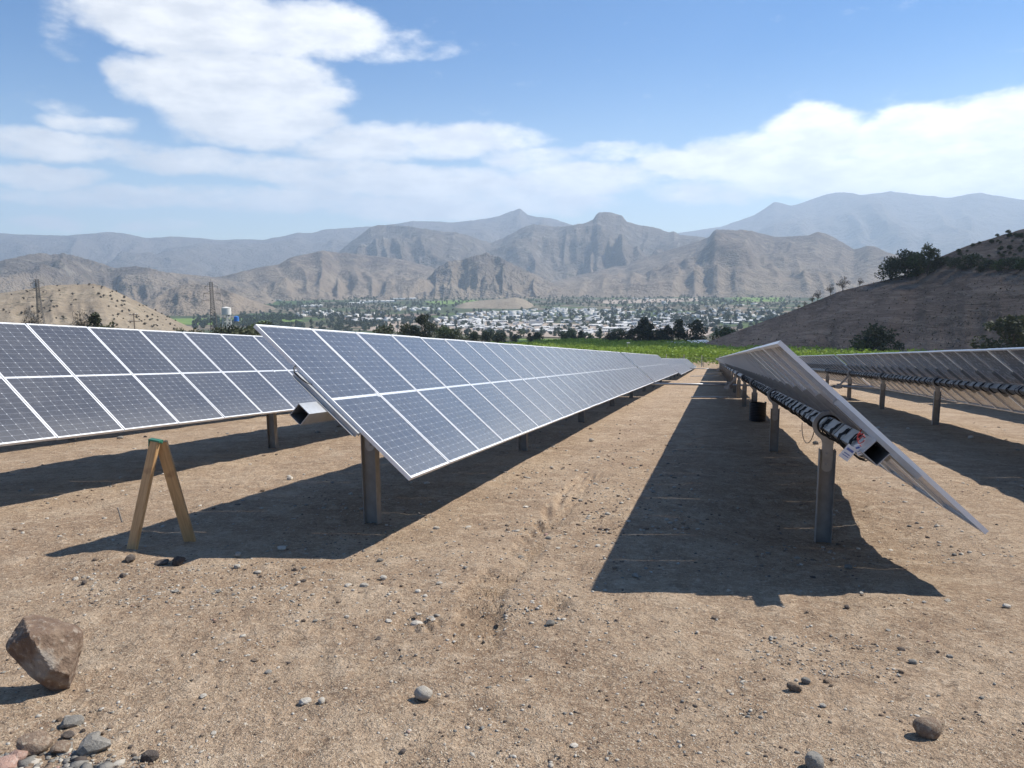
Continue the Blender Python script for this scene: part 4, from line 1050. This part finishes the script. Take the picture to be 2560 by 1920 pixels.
# the brown hill
for px, hpx, k, lab, w in ((2205, 44, 'bush1', 'dark bush lowest in the thicket on the hill crest', 1.1), (2225, 48, 'bush1', 'dark round bush inside the thicket on the hill crest', 1.0), (2243, 70, 'pine', 'dark pointed tree sticking out of the hill crest thicket', 1.1), (2262, 54, 'bush1', 'dense dark bush in the middle of the hill crest thicket', 1.1),
                        (2290, 46, 'bush2', 'yellowish green bush in the hill crest thicket', 1.2), (2318, 70, 'euc3', 'loose olive tree at the top of the hill crest thicket', .8)):
    h = on_hill(px, 700 if px < 2230 else 690); h = h or ridge_pt(px); grow(k, h, hpx, lab, 'tree' if k in ('pine', 'euc3') else 'bush', wide=w)
for px, hpx in ((2107, 34), (2076, 26), (2044, 26), (2030, 18), (2012, 14), (2150, 20), (1996, 12)):
    h = ridge_pt(px) ; grow('scrub', h, hpx, 'wiry dark shrub on the skyline of the brown hill', 'bush', 'wiry shrubs along the hill skyline', wide=1.1)
for px, py, hpx, k in ((2350, 668, 22, 'bush3'), (2385, 668, 20, 'bush3'), (2428, 668, 28, 'bush3'), (2405, 676, 14, 'bush3'), (2470, 672, 20, 'bush3'), (2500, 676, 22, 'bush2'), (2530, 672, 24, 'bush3'), (2555, 674, 22, 'bush2'), (2450, 680, 14, 'bush1'), (2590, 680, 26, 'bush2')):
    h = hill_hit(px, py); 
    if h: grow(k, h, hpx, 'rounded green shrub in the band across the brown hill', 'bush', 'shrub band across the brown hill', wide=1.15)
h = at(2200, 178); grow('bush1', h, 82, 'large dark bush at the foot of the brown hill', 'bush', wide=1.15)
h = at(2162, 176); grow('bush2', h, 50, 'small light green bush touching the large dark bush', 'bush')
h = at(2540, 150); grow('euc1', h, 128, 'big dark leafy tree at the foot of the brown hill', wide=1.35)
h = at(2590, 155); grow('euc1', h, 125, 'second big dark tree behind the leafy one at the hill foot', wide=1.0)
def hill_scrub():
    r = random.Random(9); n = 0
    for _ in range(400):
        px, py = r.uniform(2330, 2700), r.uniform(575, 665)
        h = hill_hit(px, py)
        if not h or n >= 120: continue
        s = r.uniform(.25, .5)*size_for(h, 9, 2.2)*2; plant('shrub', TM['bush3'], h, s, r.uniform(0, 6), 'tiny dark shrub dotting the upper brown hill', 'bush', 'shrubs dotting the upper brown hill', sink=.05); n += 1
hill_scrub()
# dry tufts and ledges on the near face of the hill
def hill_tufts():
    r = random.Random(19); nr = np.random.RandomState(3); items = []
    for _ in range(2600):
        px, py = r.uniform(1780, 2600), r.uniform(640, 880); h = hill_hit(px, py)
        if not h: continue
        s = r.uniform(.12, .42)
        for k in range(3):
            a = r.uniform(0, 6.28); d = np.array([math.cos(a), math.sin(a), r.uniform(.4, 1.3)])*s; n = np.array([-math.sin(a), math.cos(a), 0])*s*.5
            p = np.array(h) + np.array([r.uniform(-.3, .3)*s, r.uniform(-.3, .3)*s, -.03]); items.append((np.array([p - n, p + n, p + d]), np.array([[0, 1, 2]]), 0 if r.random() < .6 else 1))
    merged('dry_grass', items, [simple('dry_tuft', (.30, .22, .14), .9, 0, .2, 3), simple('dark_tuft', (.10, .08, .05), .9, 0, .2, 3)], 'dry grass tufts over the brown hillside', 'grass')
hill_tufts()
def hill_stakes():
    """leafless vine stakes on the bare plot at the foot of the hill"""
    r = random.Random(29); mb = MB()
    for i in range(16):
        for j in range(44):
            if r.random() < .35: continue
            px = 2255 + (j + r.uniform(-.4, .4))*7.0; py = 800 + i*5 + r.uniform(-1.5, 1.5)
            h = hill_hit(px, py) or Vector(hit(px, py)[0]); 
            mb.box((h.x, h.y, h.z + .2), (.03, .03, .9))
    o = mb.build('vine_stakes', simple('grey_stake', (.25, .22, .18), .9)); stuff(o, 'leafless vine stakes on the bare plot at the hill foot', 'vine stakes')
hill_stakes()

# vineyard behind the far fence
def vineyard():
    r = np.random.RandomState(12); L = 110.0
    def row(seed):
        n = 4200; rr = np.random.RandomState(seed)
        x = rr.uniform(-L/2, L/2, n); prof = 1.0 + .35*(vn(x*.9, x*0 + seed, seed) - .3)
        z = (.35 + 2.35*rr.rand(n)**.75)*prof; y = rr.normal(size=n)*.50
        c = np.stack([x, y, z], 1); u = rr.normal(size=(n, 3)); u /= np.linalg.norm(u, axis=1)[:, None]; w = np.cross(u, rr.normal(size=(n, 3))); w /= np.linalg.norm(w, axis=1)[:, None]
        s = (.13 + .16*rr.rand(n))[:, None]
        return quads_mesh('foliage', np.stack([c - u*s, c + w*s*.8, c + u*s, c - w*s*.8], 1).reshape(-1, 3), np.arange(4*n).reshape(n, 4), LEAF_VINE)
    ms = [row(k) for k in range(3)]
    mb = MB()
    for k in range(23): mb.box((-L/2 + k*5, 0, .85), (.09, .09, 2.0))
    pm = mb.mesh('trellis_posts', simple('trellis_wood', (.20, .17, .13), .9))
    for i in range(24):
        d = 135 + i*(5.6 + i*.28)
        c = at(1690, d); root = empty('vine_row', (c[0], c[1], c[2] - .05), (0, 0, -YAW*.9)); tag(root, 'bright green row of trellised vines beyond the tracker rows', 'vine row', 'vine rows of the green vineyard')
        for j, me in ((0, ms[i % 3]),):
            link('foliage', me, root, scale=(1 if i % 2 else -1, 1, 1.0))
        link('trellis_post', pm, root)
vineyard()
def fence():
    root = empty('wire_fence'); c0 = at(1760, 132); root.location = c0; tag(root, 'wire fence with pale concrete posts along the vineyard', 'fence')
    mb = MB(); mb.box((0, 0, .9), (.14, .14, 2.2)); mb.box((-.0, -.12, 2.0), (.09, .30, .09), Matrix.Rotation(.0, 4, 'X')); pm = mb.mesh('fence_post', CONCRETE)
    pts = []
    for k in range(-14, 16):
        p = Vector(c0) + Vector((CY, -SY, 0))*(k*2.95); p.z = float(ground_base(p.x, p.y)); pts.append(p - Vector(c0)); link('fence_post', pm, root, loc=p - Vector(c0), rot=(0, 0, -YAW))
    for hgt in (.4, .8, 1.2, 1.6):
        mb = MB(); mb.tube([p + Vector((0, 0, hgt)) for p in pts], .008, 4); link('wire', mb.mesh('wire', GALV), root)
fence()
# ------------------------------------------------------------------ shed, boxes, poles, tanks, pylons
WHITE = simple('white_wall', (.70, .68, .63), .8, 0, .06, .4, rnd=.10)
ROOFW = simple('pale_roof', (.64, .62, .58), .7, 0, .12, .5, rnd=.22)
ROOFD = simple('grey_roof', (.30, .29, .28), .7, 0, .15, .5, rnd=.3)
WOODG = simple('grey_planks', (.16, .13, .10), .9, 0, .2, 2)
DARKW = simple('dark_window', (.03, .035, .04), .3, 0, .1, 2)
def shed():
    p = at(1752, 318); s = 1.0; root = empty('shed', p, (0, 0, .2)); tag(root, 'low shed with a pale sheet metal roof beside the vineyard', 'shed')
    mb = MB(); mb.box((0, 0, 1.2), (7, 4.5, 2.6)); mb.build('wall', WOODG, root)
    mb = MB(); mb.box((0, 0, 2.75), (8.4, 5.8, .12), Matrix.Translation((0, 0, 0)) @ Matrix.Rotation(.12, 4, 'X')); mb.build('roof', ROOFW, root)
    mb = MB(); mb.box((1.2, -2.3, 1.0), (1.1, .1, 2.0)); mb.build('door', DARKW, root)
    for px, w, lab in ((1682, 3.6, 'white tank box at the end of the vineyard nearest the tree belt'), (1705, 3.8, 'white tank box nearest the shed')):
        q = at(px, 318); root = empty('storage_tank', q); tag(root, lab, 'tank')
        mb = MB(); mb.box((0, 0, 1.2), (w, 2.4, 2.4)); me = mb.mesh('body', WHITE); bevel(me, .15, 2); link('body', me, root)
        mb = MB(); mb.box((0, 0, 2.46), (w*.3, .8, .14)); mb.build('lid', ROOFW, root)
    q = at(1571, 150); root = empty('sensor_mast', q); tag(root, 'thin pale mast with a small box on top before the vineyard', 'mast')
    mb = MB(); mb.tube([(0, 0, -.2), (0, 0, 3.9)], .05, 8); mb.build('mast', CONCRETE, root); mb = MB(); mb.box((.15, 0, 3.85), (.6, .3, .18)); mb.build('box', WHITE, root)
shed()
def utility_pole():
    p = at(327, 170); root = empty('utility_pole', p, (0, 0, .1)); tag(root, 'wooden utility pole with two cross arms before the sandy hill', 'pole'); h = 8.4
    mb = MB(); mb.tube([(0, 0, -.3), (0, 0, h)], [.14, .09], 8); mb.build('pole', WOODG, root)
    for z, w in ((h - .3, 1.7), (h - 1.6, 2.4)):
        mb = MB(); mb.box((0, -.1, z), (w, .10, .12)); a = mb.build('cross_arm', WOODG, root)
        for s in (-1, -.5, .5, 1): 
            mb = MB(); mb.tube([(s*w*.45, -.1, z + .06), (s*w*.45, -.1, z + .16), (s*w*.45, -.1, z + .26)], [.03, .06, .03], 6); mb.build('insulator', WHITE, a)
utility_pole()
PYL = simple('pylon_steel', (.13, .115, .10), .8, .1, .2, .5)
def pylon(p, h, label):
    root = empty('lattice_pylon', p, (0, 0, .35)); tag(root, label, 'pylon'); b = .062*h; t = .024*h
    legs = []
    def corner(k, z):
        u = min(1, z/(h*.72)); w = b + (t - b)*u; sx, sy = ((-1, -1), (1, -1), (1, 1), (-1, 1))[k]; return Vector((sx*w, sy*w, z))
    for k in range(4):
        mb = MB(); mb.tube([corner(k, -.5), corner(k, h*.72), corner(k, h*.97)], .13, 4); mb.build('leg', PYL, root)
    mb = MB(); z = 0; 
    while z < h*.95:
        dz = max(.035*h, .085*h*(1 - z/h)); z2 = min(z + dz, h*.97)
        for k in range(4):
            a, c = corner(k, z), corner((k+1) % 4, z2); mb.tube([a, c], .07, 3); mb.tube([corner((k+1) % 4, z), corner(k, z2)], .07, 3); mb.tube([corner(k, z2), corner((k+1) % 4, z2)], .07, 3)
        z = z2
    mb.build('bracing', PYL, root)
    for f_, w in ((.66, .16), (.78, .13), (.90, .10)):
        mb = MB(); zz = f_*h
        for s in (-1, 1):
            e = Vector((s*w*h, 0, zz)); 
            for q in (-t, t): mb.tube([Vector((s*t, q, zz)), e], .08, 3); mb.tube([Vector((s*t, q, zz + .035*h)), e], .07, 3)
            mb.tube([e, e + Vector((0, 0, -.05*h))], .09, 5)
        mb.build('cross_arm', PYL, root)
    mb = MB(); mb.tube([(0, 0, h*.97), (0, 0, h*1.03)], .06, 4); mb.build('tip', PYL, root)
pylon(at(527, 430), 31, 'narrow steel lattice pylon beside the elevated white water tank')
pylon(at(92, 520), 34, 'steel lattice pylon standing against the slope of the sandy hill')
def tanks():
    p = at(561, 360); root = empty('water_tower', p); tag(root, 'white cylindrical water tank raised on slender legs', 'water tower'); 
    mb = MB(); mb.tube([(0, 0, 12.2), (0, 0, 15.2)], 2.0, 20); mb.tube([(0, 0, 15.2), (0, 0, 15.7)], [2.05, .3], 20); mb.build('tank', WHITE, root, smooth=False)
    for k in range(4):
        a = k*math.pi/2 + .5; mb = MB(); mb.tube([(2.6*math.cos(a), 2.6*math.sin(a), -.5), (1.5*math.cos(a), 1.5*math.sin(a), 12.3)], .16, 6); mb.build('leg', WHITE, root)
    mb = MB()
    for z in (3, 6, 9):
        for k in range(4):
            w = 2.6 - 1.1*z/12.3; w2 = 2.6 - 1.1*(z+3)/12.3; a = k*math.pi/2 + .5; c = a + math.pi/2; mb.tube([(w*math.cos(a), w*math.sin(a), z), (w2*math.cos(c), w2*math.sin(c), z + 3)], .06, 4)
            mb.tube([(w*math.cos(a), w*math.sin(a), z), (w*math.cos(c), w*math.sin(c), z)], .06, 4)
    mb.build('bracing', WHITE, root)
    BLUE = simple('blue_tank', (.04, .19, .58), .5, 0, .08, 1)
    p = at(585, 350); root = empty('blue_water_tank', p); tag(root, 'blue plastic water tank on a stand near the white water tower', 'water tank')
    mb = MB(); mb.tube([(0, 0, 9.3), (0, 0, 11.2)], 1.05, 18); mb.tube([(0, 0, 11.2), (0, 0, 11.5)], [1.05, .4], 18); mb.build('tank', BLUE, root)
    mb = MB()
    for sx in (-1, 1):
        for sy in (-1, 1): mb.box((sx*.9, sy*.9, 4.4), (.16, .16, 9.6))
    mb.box((0, 0, 9.2), (2.3, 2.3, .15)); mb.build('stand', STEEL, root)
tanks()

# ------------------------------------------------------------------ the valley: fields, town, trees
def field(px, mat, lift, name='field'):
    P = [hit(x, y)[0] for x, y in px]; c = sum(P)/len(P)
    # dense fan so the sheet follows the land
    V = []; n = len(P); K = 10
    for i in range(n):
        for j in range(12):
            e = P[i] + (P[(i+1) % n] - P[i])*j/12
            for k in range(K + 1):
                q = c + (e - c)*k/K; V.append((q[0], q[1], float(ground_base(q[0], q[1])) + lift))
    V = np.array(V).reshape(n*12, K+1, 3); o = grid_mesh(name, V, n*12, K+1, mat, closed=True); struct(o)
def flat_mat(name, c0, c1, sc):
    m, t, b = new_mat(name); P = pos(t); n = t.noise(P, sc, 4, .6); c = t.mix(t.ramp(n, .35, .65), c0, c1); t.l.new(c, b.inputs['Base Color']); b.inputs['Roughness'].default_value = .95; b.inputs['Specular IOR Level'].default_value = .1; return m
G1 = flat_mat('green_crop', (.13, .21, .045), (.19, .26, .07), .03); G2 = flat_mat('dark_crop', (.05, .085, .028), (.08, .12, .04), .03)
SAND = flat_mat('river_sand', (.42, .34, .27), (.34, .275, .22), .03); SOIL = flat_mat('bare_soil', (.17, .125, .10), (.22, .165, .125), .03)
field([(420, 797), (720, 794), (760, 803), (560, 812), (430, 812)], G1, .5)
field([(620, 786), (700, 783), (760, 790), (640, 793)], G2, .9)
field([(930, 806), (1120, 800), (1500, 812), (1800, 818), (1760, 842), (1450, 846), (1150, 836), (900, 826)], SAND, .7, 'river_bed')
field([(840, 795), (1030, 784), (1110, 786), (1010, 798), (860, 804)], SOIL, 1.0)
field([(1280, 850), (1460, 848), (1560, 854), (1570, 862), (1300, 860)], G1, .6)
field([(1380, 866), (1560, 864), (1620, 878), (1400, 880)], G2, .6)
field([(1060, 754), (1180, 750), (1240, 756), (1090, 762)], G1, .6)
field([(1830, 744), (1960, 744), (1965, 754), (1840, 755)], G1, .6)
field([(1480, 752), (1740, 745), (1780, 752), (1520, 760)], SAND, .5)
field([(590, 748), (760, 742), (860, 752), (640, 766)], G2, .7)
def greenhouse(px, py, wpx, label):
    p, r = hit(px, py); w = wpx/F_PX*r; root = empty('greenhouse', p, (0, 0, -math.atan2(p[0], p[1]))); tag(root, label, 'greenhouse')
    n = max(3, int(w/14)); L = 70
    for k in range(n):
        x0 = -w/2 + k*w/n; ww = w/n; mb = MB(); pr = [(x0 + ww*.5 - ww*.5*math.cos(a), 3 + 2.2*math.sin(a)) for a in np.linspace(0, math.pi, 7)]; pr = [(x0 + .02, -.5)] + pr + [(x0 + ww - .02, -.5)]; m = len(pr)
        mb.add([(x, -L/2, z) for x, z in pr] + [(x, L/2, z) for x, z in pr], [tuple(range(m)), tuple(range(2*m-1, m-1, -1))] + [(i, i+m, (i+1) % m + m, (i+1) % m) for i in range(m)]); mb.build('bay', WHITE, root)
greenhouse(945, 755, 90, 'long white greenhouse roofs, the largest among the valley trees'); greenhouse(1010, 748, 60, 'white greenhouse roof behind the largest greenhouse in the valley'); greenhouse(780, 766, 50, 'white greenhouse roof near the clustered farm houses'); greenhouse(705, 752, 70, 'white greenhouse roof at the foot of the hills behind the water tower'); greenhouse(890, 760, 40, 'short white greenhouse roof joining the largest greenhouse')
def house_meshes():
    out = []
    for k, (w, d, h, hip, rm) in enumerate(((13, 8, 3.2, 1.5, ROOFW), (18, 9, 3.4, 1.2, ROOFW), (10, 8, 5.4, .25, WHITE), (24, 10, 3.8, 1.4, ROOFW), (12, 9, 3.2, 1.8, ROOFD), (9, 7, 3.0, 1.2, ROOFW))):
        mb = MB(); mb.box((0, 0, h/2 - .6), (w, d, h + 1.2)); wall = mb.mesh('wall', WHITE)
        mb = MB(); o = .5
        if hip < .5: mb.box((0, 0, h + .12), (w + .6, d + .6, .24))
        else:
            v = [(-w/2-o, -d/2-o, h), (w/2+o, -d/2-o, h), (w/2+o, d/2+o, h), (-w/2-o, d/2+o, h), (-w/2-o, 0, h+hip), (w/2+o, 0, h+hip)]
            mb.add(v, [(0, 1, 5, 4), (2, 3, 4, 5), (0, 4, 3), (1, 2, 5), (0, 3, 2, 1)])
        roof = mb.mesh('roof', rm)
        mb = MB(); m = max(2, int(w/4))
        for q in range(m): mb.box((-w/2 + (q+.5)*w/m, -d/2 - .03, h*.52), (1.3, .12, 1.3))
        out.append((wall, roof, mb.mesh('window', DARKW)))
    return out
HM = house_meshes()
HL = ['pale house with low pitched roof', 'long pale house with low roof', 'flat roofed white block', 'long pale shed with wide roof', 'white house with grey pitched roof', 'small square pale cottage']
def town():
    r = random.Random(31); spots = []
    def fill(poly, n, k=1.0):
        xs = [q[0] for q in poly]; ys = [q[1] for q in poly]
        c = 0
        while c < n:
            x, y = r.uniform(min(xs), max(xs)), r.uniform(min(ys), max(ys)); ins = False; j = len(poly)-1
            for i in range(len(poly)):
                if ((poly[i][1] > y) != (poly[j][1] > y)) and x < (poly[j][0]-poly[i][0])*(y-poly[i][1])/(poly[j][1]-poly[i][1]) + poly[i][0]: ins = not ins
                j = i
            if ins: spots.append((x, y)); c += 1
    fill([(1060, 800), (1180, 783), (1380, 772), (1640, 770), (1700, 800), (1780, 815), (1700, 832), (1480, 836), (1300, 830), (1150, 824)], 520)
    fill([(1150, 785), (1400, 774), (1560, 776), (1560, 786), (1300, 794), (1150, 800)], 150)
    fill([(1640, 775), (1900, 770), (1960, 790), (1860, 812), (1700, 812)], 90)
    fill([(1080, 800), (1200, 800), (1220, 822), (1090, 815)], 50)
    fill([(740, 780), (830, 776), (840, 786), (750, 792)], 34); fill([(800, 786), (960, 780), (960, 792), (820, 796)], 26); fill([(980, 768), (1100, 772), (1100, 778), (990, 777)], 36); fill([(880, 798), (1010, 796), (1010, 802), (880, 806)], 34)
    fill([(1560, 745), (1900, 752), (1900, 768), (1600, 768)], 20)
    P = []; used = []
    for x, y in spots:
        p, d = hit(x, y)
        if any(abs(p[0]-q[0]) < 12 and abs(p[1]-q[1]) < 11 for q in used): continue
        used.append(p); P.append((d, p))
    P.sort(key=lambda q: q[0])
    items = []; 
    for i, (d, p) in enumerate(P):
        k = r.choices(range(6), (5, 4, 2, 2, 2, 3))[0]; wall, roof, win = HM[k]; rz = r.choice((0.05, .05, 1.62, -.2)) + r.uniform(-.08, .08); s = r.uniform(.85, 1.1)
        if i < 290:
            o = empty('house', (p[0], p[1], p[2]), (0, 0, rz)); o.scale = (s, s, s); tag(o, HL[k] + ' in the valley town', 'house', HL[k] + ' of the town')
            link('wall', wall, o); link('roof', roof, o); link('window_row', win, o)
        else:
            c, q = math.cos(rz)*s, math.sin(rz)*s
            for me, mi in ((wall, 0), (roof, 1)):
                v = np.array([w.co[:] for w in me.vertices]); v = np.stack([v[:, 0]*c - v[:, 1]*q + p[0], v[:, 0]*q + v[:, 1]*c + p[1], v[:, 2]*s + p[2]], 1)
                f = []
                for pl in me.polygons:
                    vv = list(pl.vertices)
                    for a in range(1, len(vv)-1): f.append((vv[0], vv[a], vv[a+1]))
                items.append((v, np.array(f), mi))
    if items: merged('far_houses', items, [WHITE, ROOFW], 'the farther white houses of the valley town merging into one mass', 'houses')
    return P
TOWN = town()
def church():
    p, d = hit(1352, 812); root = empty('church', p, (0, 0, .1)); tag(root, 'white church tower rising above the town roofs', 'church')
    mb = MB(); mb.box((0, 0, 8), (9, 9, 17)); mb.build('tower', WHITE, root); mb = MB(); mb.box((-14, 0, 4), (20, 11, 9)); mb.build('nave', WHITE, root)
    mb = MB(); mb.add([(-24, -6, 8.5), (-4.6, -6, 8.5), (-4.6, 6, 8.5), (-24, 6, 8.5), (-24, 0, 11.5), (-4.6, 0, 11.5)], [(0, 1, 5, 4), (2, 3, 4, 5), (0, 4, 3), (1, 2, 5), (0, 3, 2, 1)]); mb.build('roof', ROOFD, root)
    mb = MB(); mb.box((0, -4.6, 12), (2.4, .3, 4)); mb.build('opening', DARKW, root)
church()
VL = ['round bushy tree', 'rounded taller tree', 'slim upright tree', 'broad spreading tree']
def valley_trees():
    r = random.Random(41); kinds = [tree_meshes(60 + k, (7, 8, 13, 9)[k], (11, 9, 5, 13)[k], 200, LEAF_BLUE, 1.15, .3, 14, .04, tall=(k == 2)) for k in range(4)]
    spots = []
    for (x0, y0, x1, y1, n) in ((1060, 775, 1960, 838, 420), (640, 738, 1120, 772, 420), (1100, 738, 2000, 768, 720), (480, 780, 980, 800, 160), (1500, 765, 2000, 812, 260), (620, 808, 980, 832, 130), (700, 760, 1100, 800, 150), (830, 798, 1080, 812, 80), (1180, 836, 1560, 850, 40), (640, 812, 760, 826, 60), (480, 808, 650, 822, 60)):
        for _ in range(n): spots.append((r.uniform(x0, x1), r.uniform(y0, y1)))
    for (xa, ya, xb, yb, n) in ((480, 806, 740, 800, 60), (640, 770, 900, 762, 60), (860, 748, 1100, 742, 60), (1560, 742, 1900, 740, 80), (1740, 752, 1830, 756, 24), (880, 812, 1150, 838, 40), (600, 795, 760, 797, 40)):
        for i in range(n): u = i/n; spots.append((xa + (xb-xa)*u + r.uniform(-4, 4), ya + (yb-ya)*u + r.uniform(-2, 2)))
    P = sorted(((d, p) for p, d in (hit(*s) for s in spots)), key=lambda q: q[0]); items = []
    for i, (d, p) in enumerate(P):
        k = r.choices(range(4), (4, 3, 1, 3))[0]; s = r.uniform(.6, 1.15); rz = r.uniform(0, 6)
        if i < 280:
            plant('valley_tree', kinds[k], p, s, rz, VL[k] + ' on the valley floor', 'tree', VL[k] + ' of the valley', sink=.3)
        else:
            me = kinds[k][1]; v = np.empty(len(me.vertices)*3); me.vertices.foreach_get('co', v); v = v.reshape(-1, 3); s *= 1.1
            c, q = math.cos(rz)*s, math.sin(rz)*s; v = np.stack([v[:, 0]*c - v[:, 1]*q + p[0], v[:, 0]*q + v[:, 1]*c + p[1], v[:, 2]*s + p[2]], 1)
            f = np.arange(len(v)).reshape(-1, 4)
            if d > 2200: f = f[::2]
            items.append((v, f, 0))
    merged('far_trees', items, [LEAF_BLUE], 'distant trees of the valley floor merging into dark belts', 'trees')
valley_trees()
# small shrubs on the sandy hill
def sandy_shrubs():
    o = [x for x in bpy.data.objects if x.name.startswith('sandy_hill')][0]; b = bvh_of(o); r = random.Random(51); n = 0
    for _ in range(900):
        px, py = r.uniform(-40, 520), r.uniform(712, 850)
        if r.random() > (1.0 if (px > 230 and abs(py - (725 + (px-240)*.52)) < 26) else .22): continue
        h = b.ray_cast(Vector((0, 0, EYE)), Vector(ray(px, py)).normalized())[0]
        if h is None or n > 150: continue
        plant('hill_shrub', TM['scrub2'], h, r.uniform(.35, .85), r.uniform(0, 6), 'small dark shrub growing on the sandy hill', 'bush', 'shrubs on the sandy hill', sink=.1); n += 1
sandy_shrubs()

# ------------------------------------------------------------------ a cloud on the sun side, which shades the brown hill
def cloud(cx, cy, rx, ry, seed, z=1900.0):
    """shaded spot on the ground (cx, cy); the cloud itself hangs towards the sun"""
    k = z/math.tan(SUN_EL); x, y = cx + k*math.sin(SUN_AZ), cy + k*math.cos(SUN_AZ)
    v, f = ICO[5]; v = v.copy()
    n = fbm(v[:, 0]*1.6 + 4, v[:, 1]*1.6 + v[:, 2]*1.3, seed, 4, .55); v = v*(0.72 + .55*n)[:, None]; v[:, 2] = np.maximum(v[:, 2], -.35)
    m = simple('cloud_white', (.86, .87, .89), 1.0, 0, .03, .01)
    t = NT(m.node_tree); tr = t.node('ShaderNodeBsdfTransparent'); mx = t.node('ShaderNodeMixShader'); mx.inputs[0].default_value = .42
    t.l.new(t.n['Principled BSDF'].outputs[0], mx.inputs[1]); t.l.new(tr.outputs[0], mx.inputs[2]); t.l.new(mx.outputs[0], t.n['Material Output'].inputs['Surface'])
    me = bpy.data.meshes.new('cloud'); me.from_pydata([tuple(q) for q in v*np.array([rx, ry, min(rx, ry)*.45])], [], f); me.materials.append(m); me.polygons.foreach_set('use_smooth', [True]*len(me.polygons)); me.update()
    o = link('cloud', me, loc=(x, y, z), rot=(0, 0, -SUN_AZ + .5)); stuff(o, 'low cumulus cloud hanging on the sun side of the hill', 'cloud')
cloud(250, 320, 270, 235, 3)
# ------------------------------------------------------------------ haze
def haze():
    top = 1450.0; bot = -340.0; w = 17000.0
    mb = MB(); mb.box((0, 0, (top+bot)/2), (2*w, 2*w, top - bot)); m = bpy.data.materials.new('haze'); m.use_nodes = True; t = NT(m.node_tree); t.n.clear()
    out = t.node('ShaderNodeOutputMaterial'); v = t.node('ShaderNodeVolumePrincipled'); v.inputs['Color'].default_value = (.67, .825, 1, 1); v.inputs['Density'].default_value = 9.0e-5; v.inputs['Anisotropy'].default_value = .22
    t.l.new(v.outputs[0], out.inputs['Volume']); stuff(mb.build('haze', m), 'thin pale haze filling the valley air', 'haze')
haze()
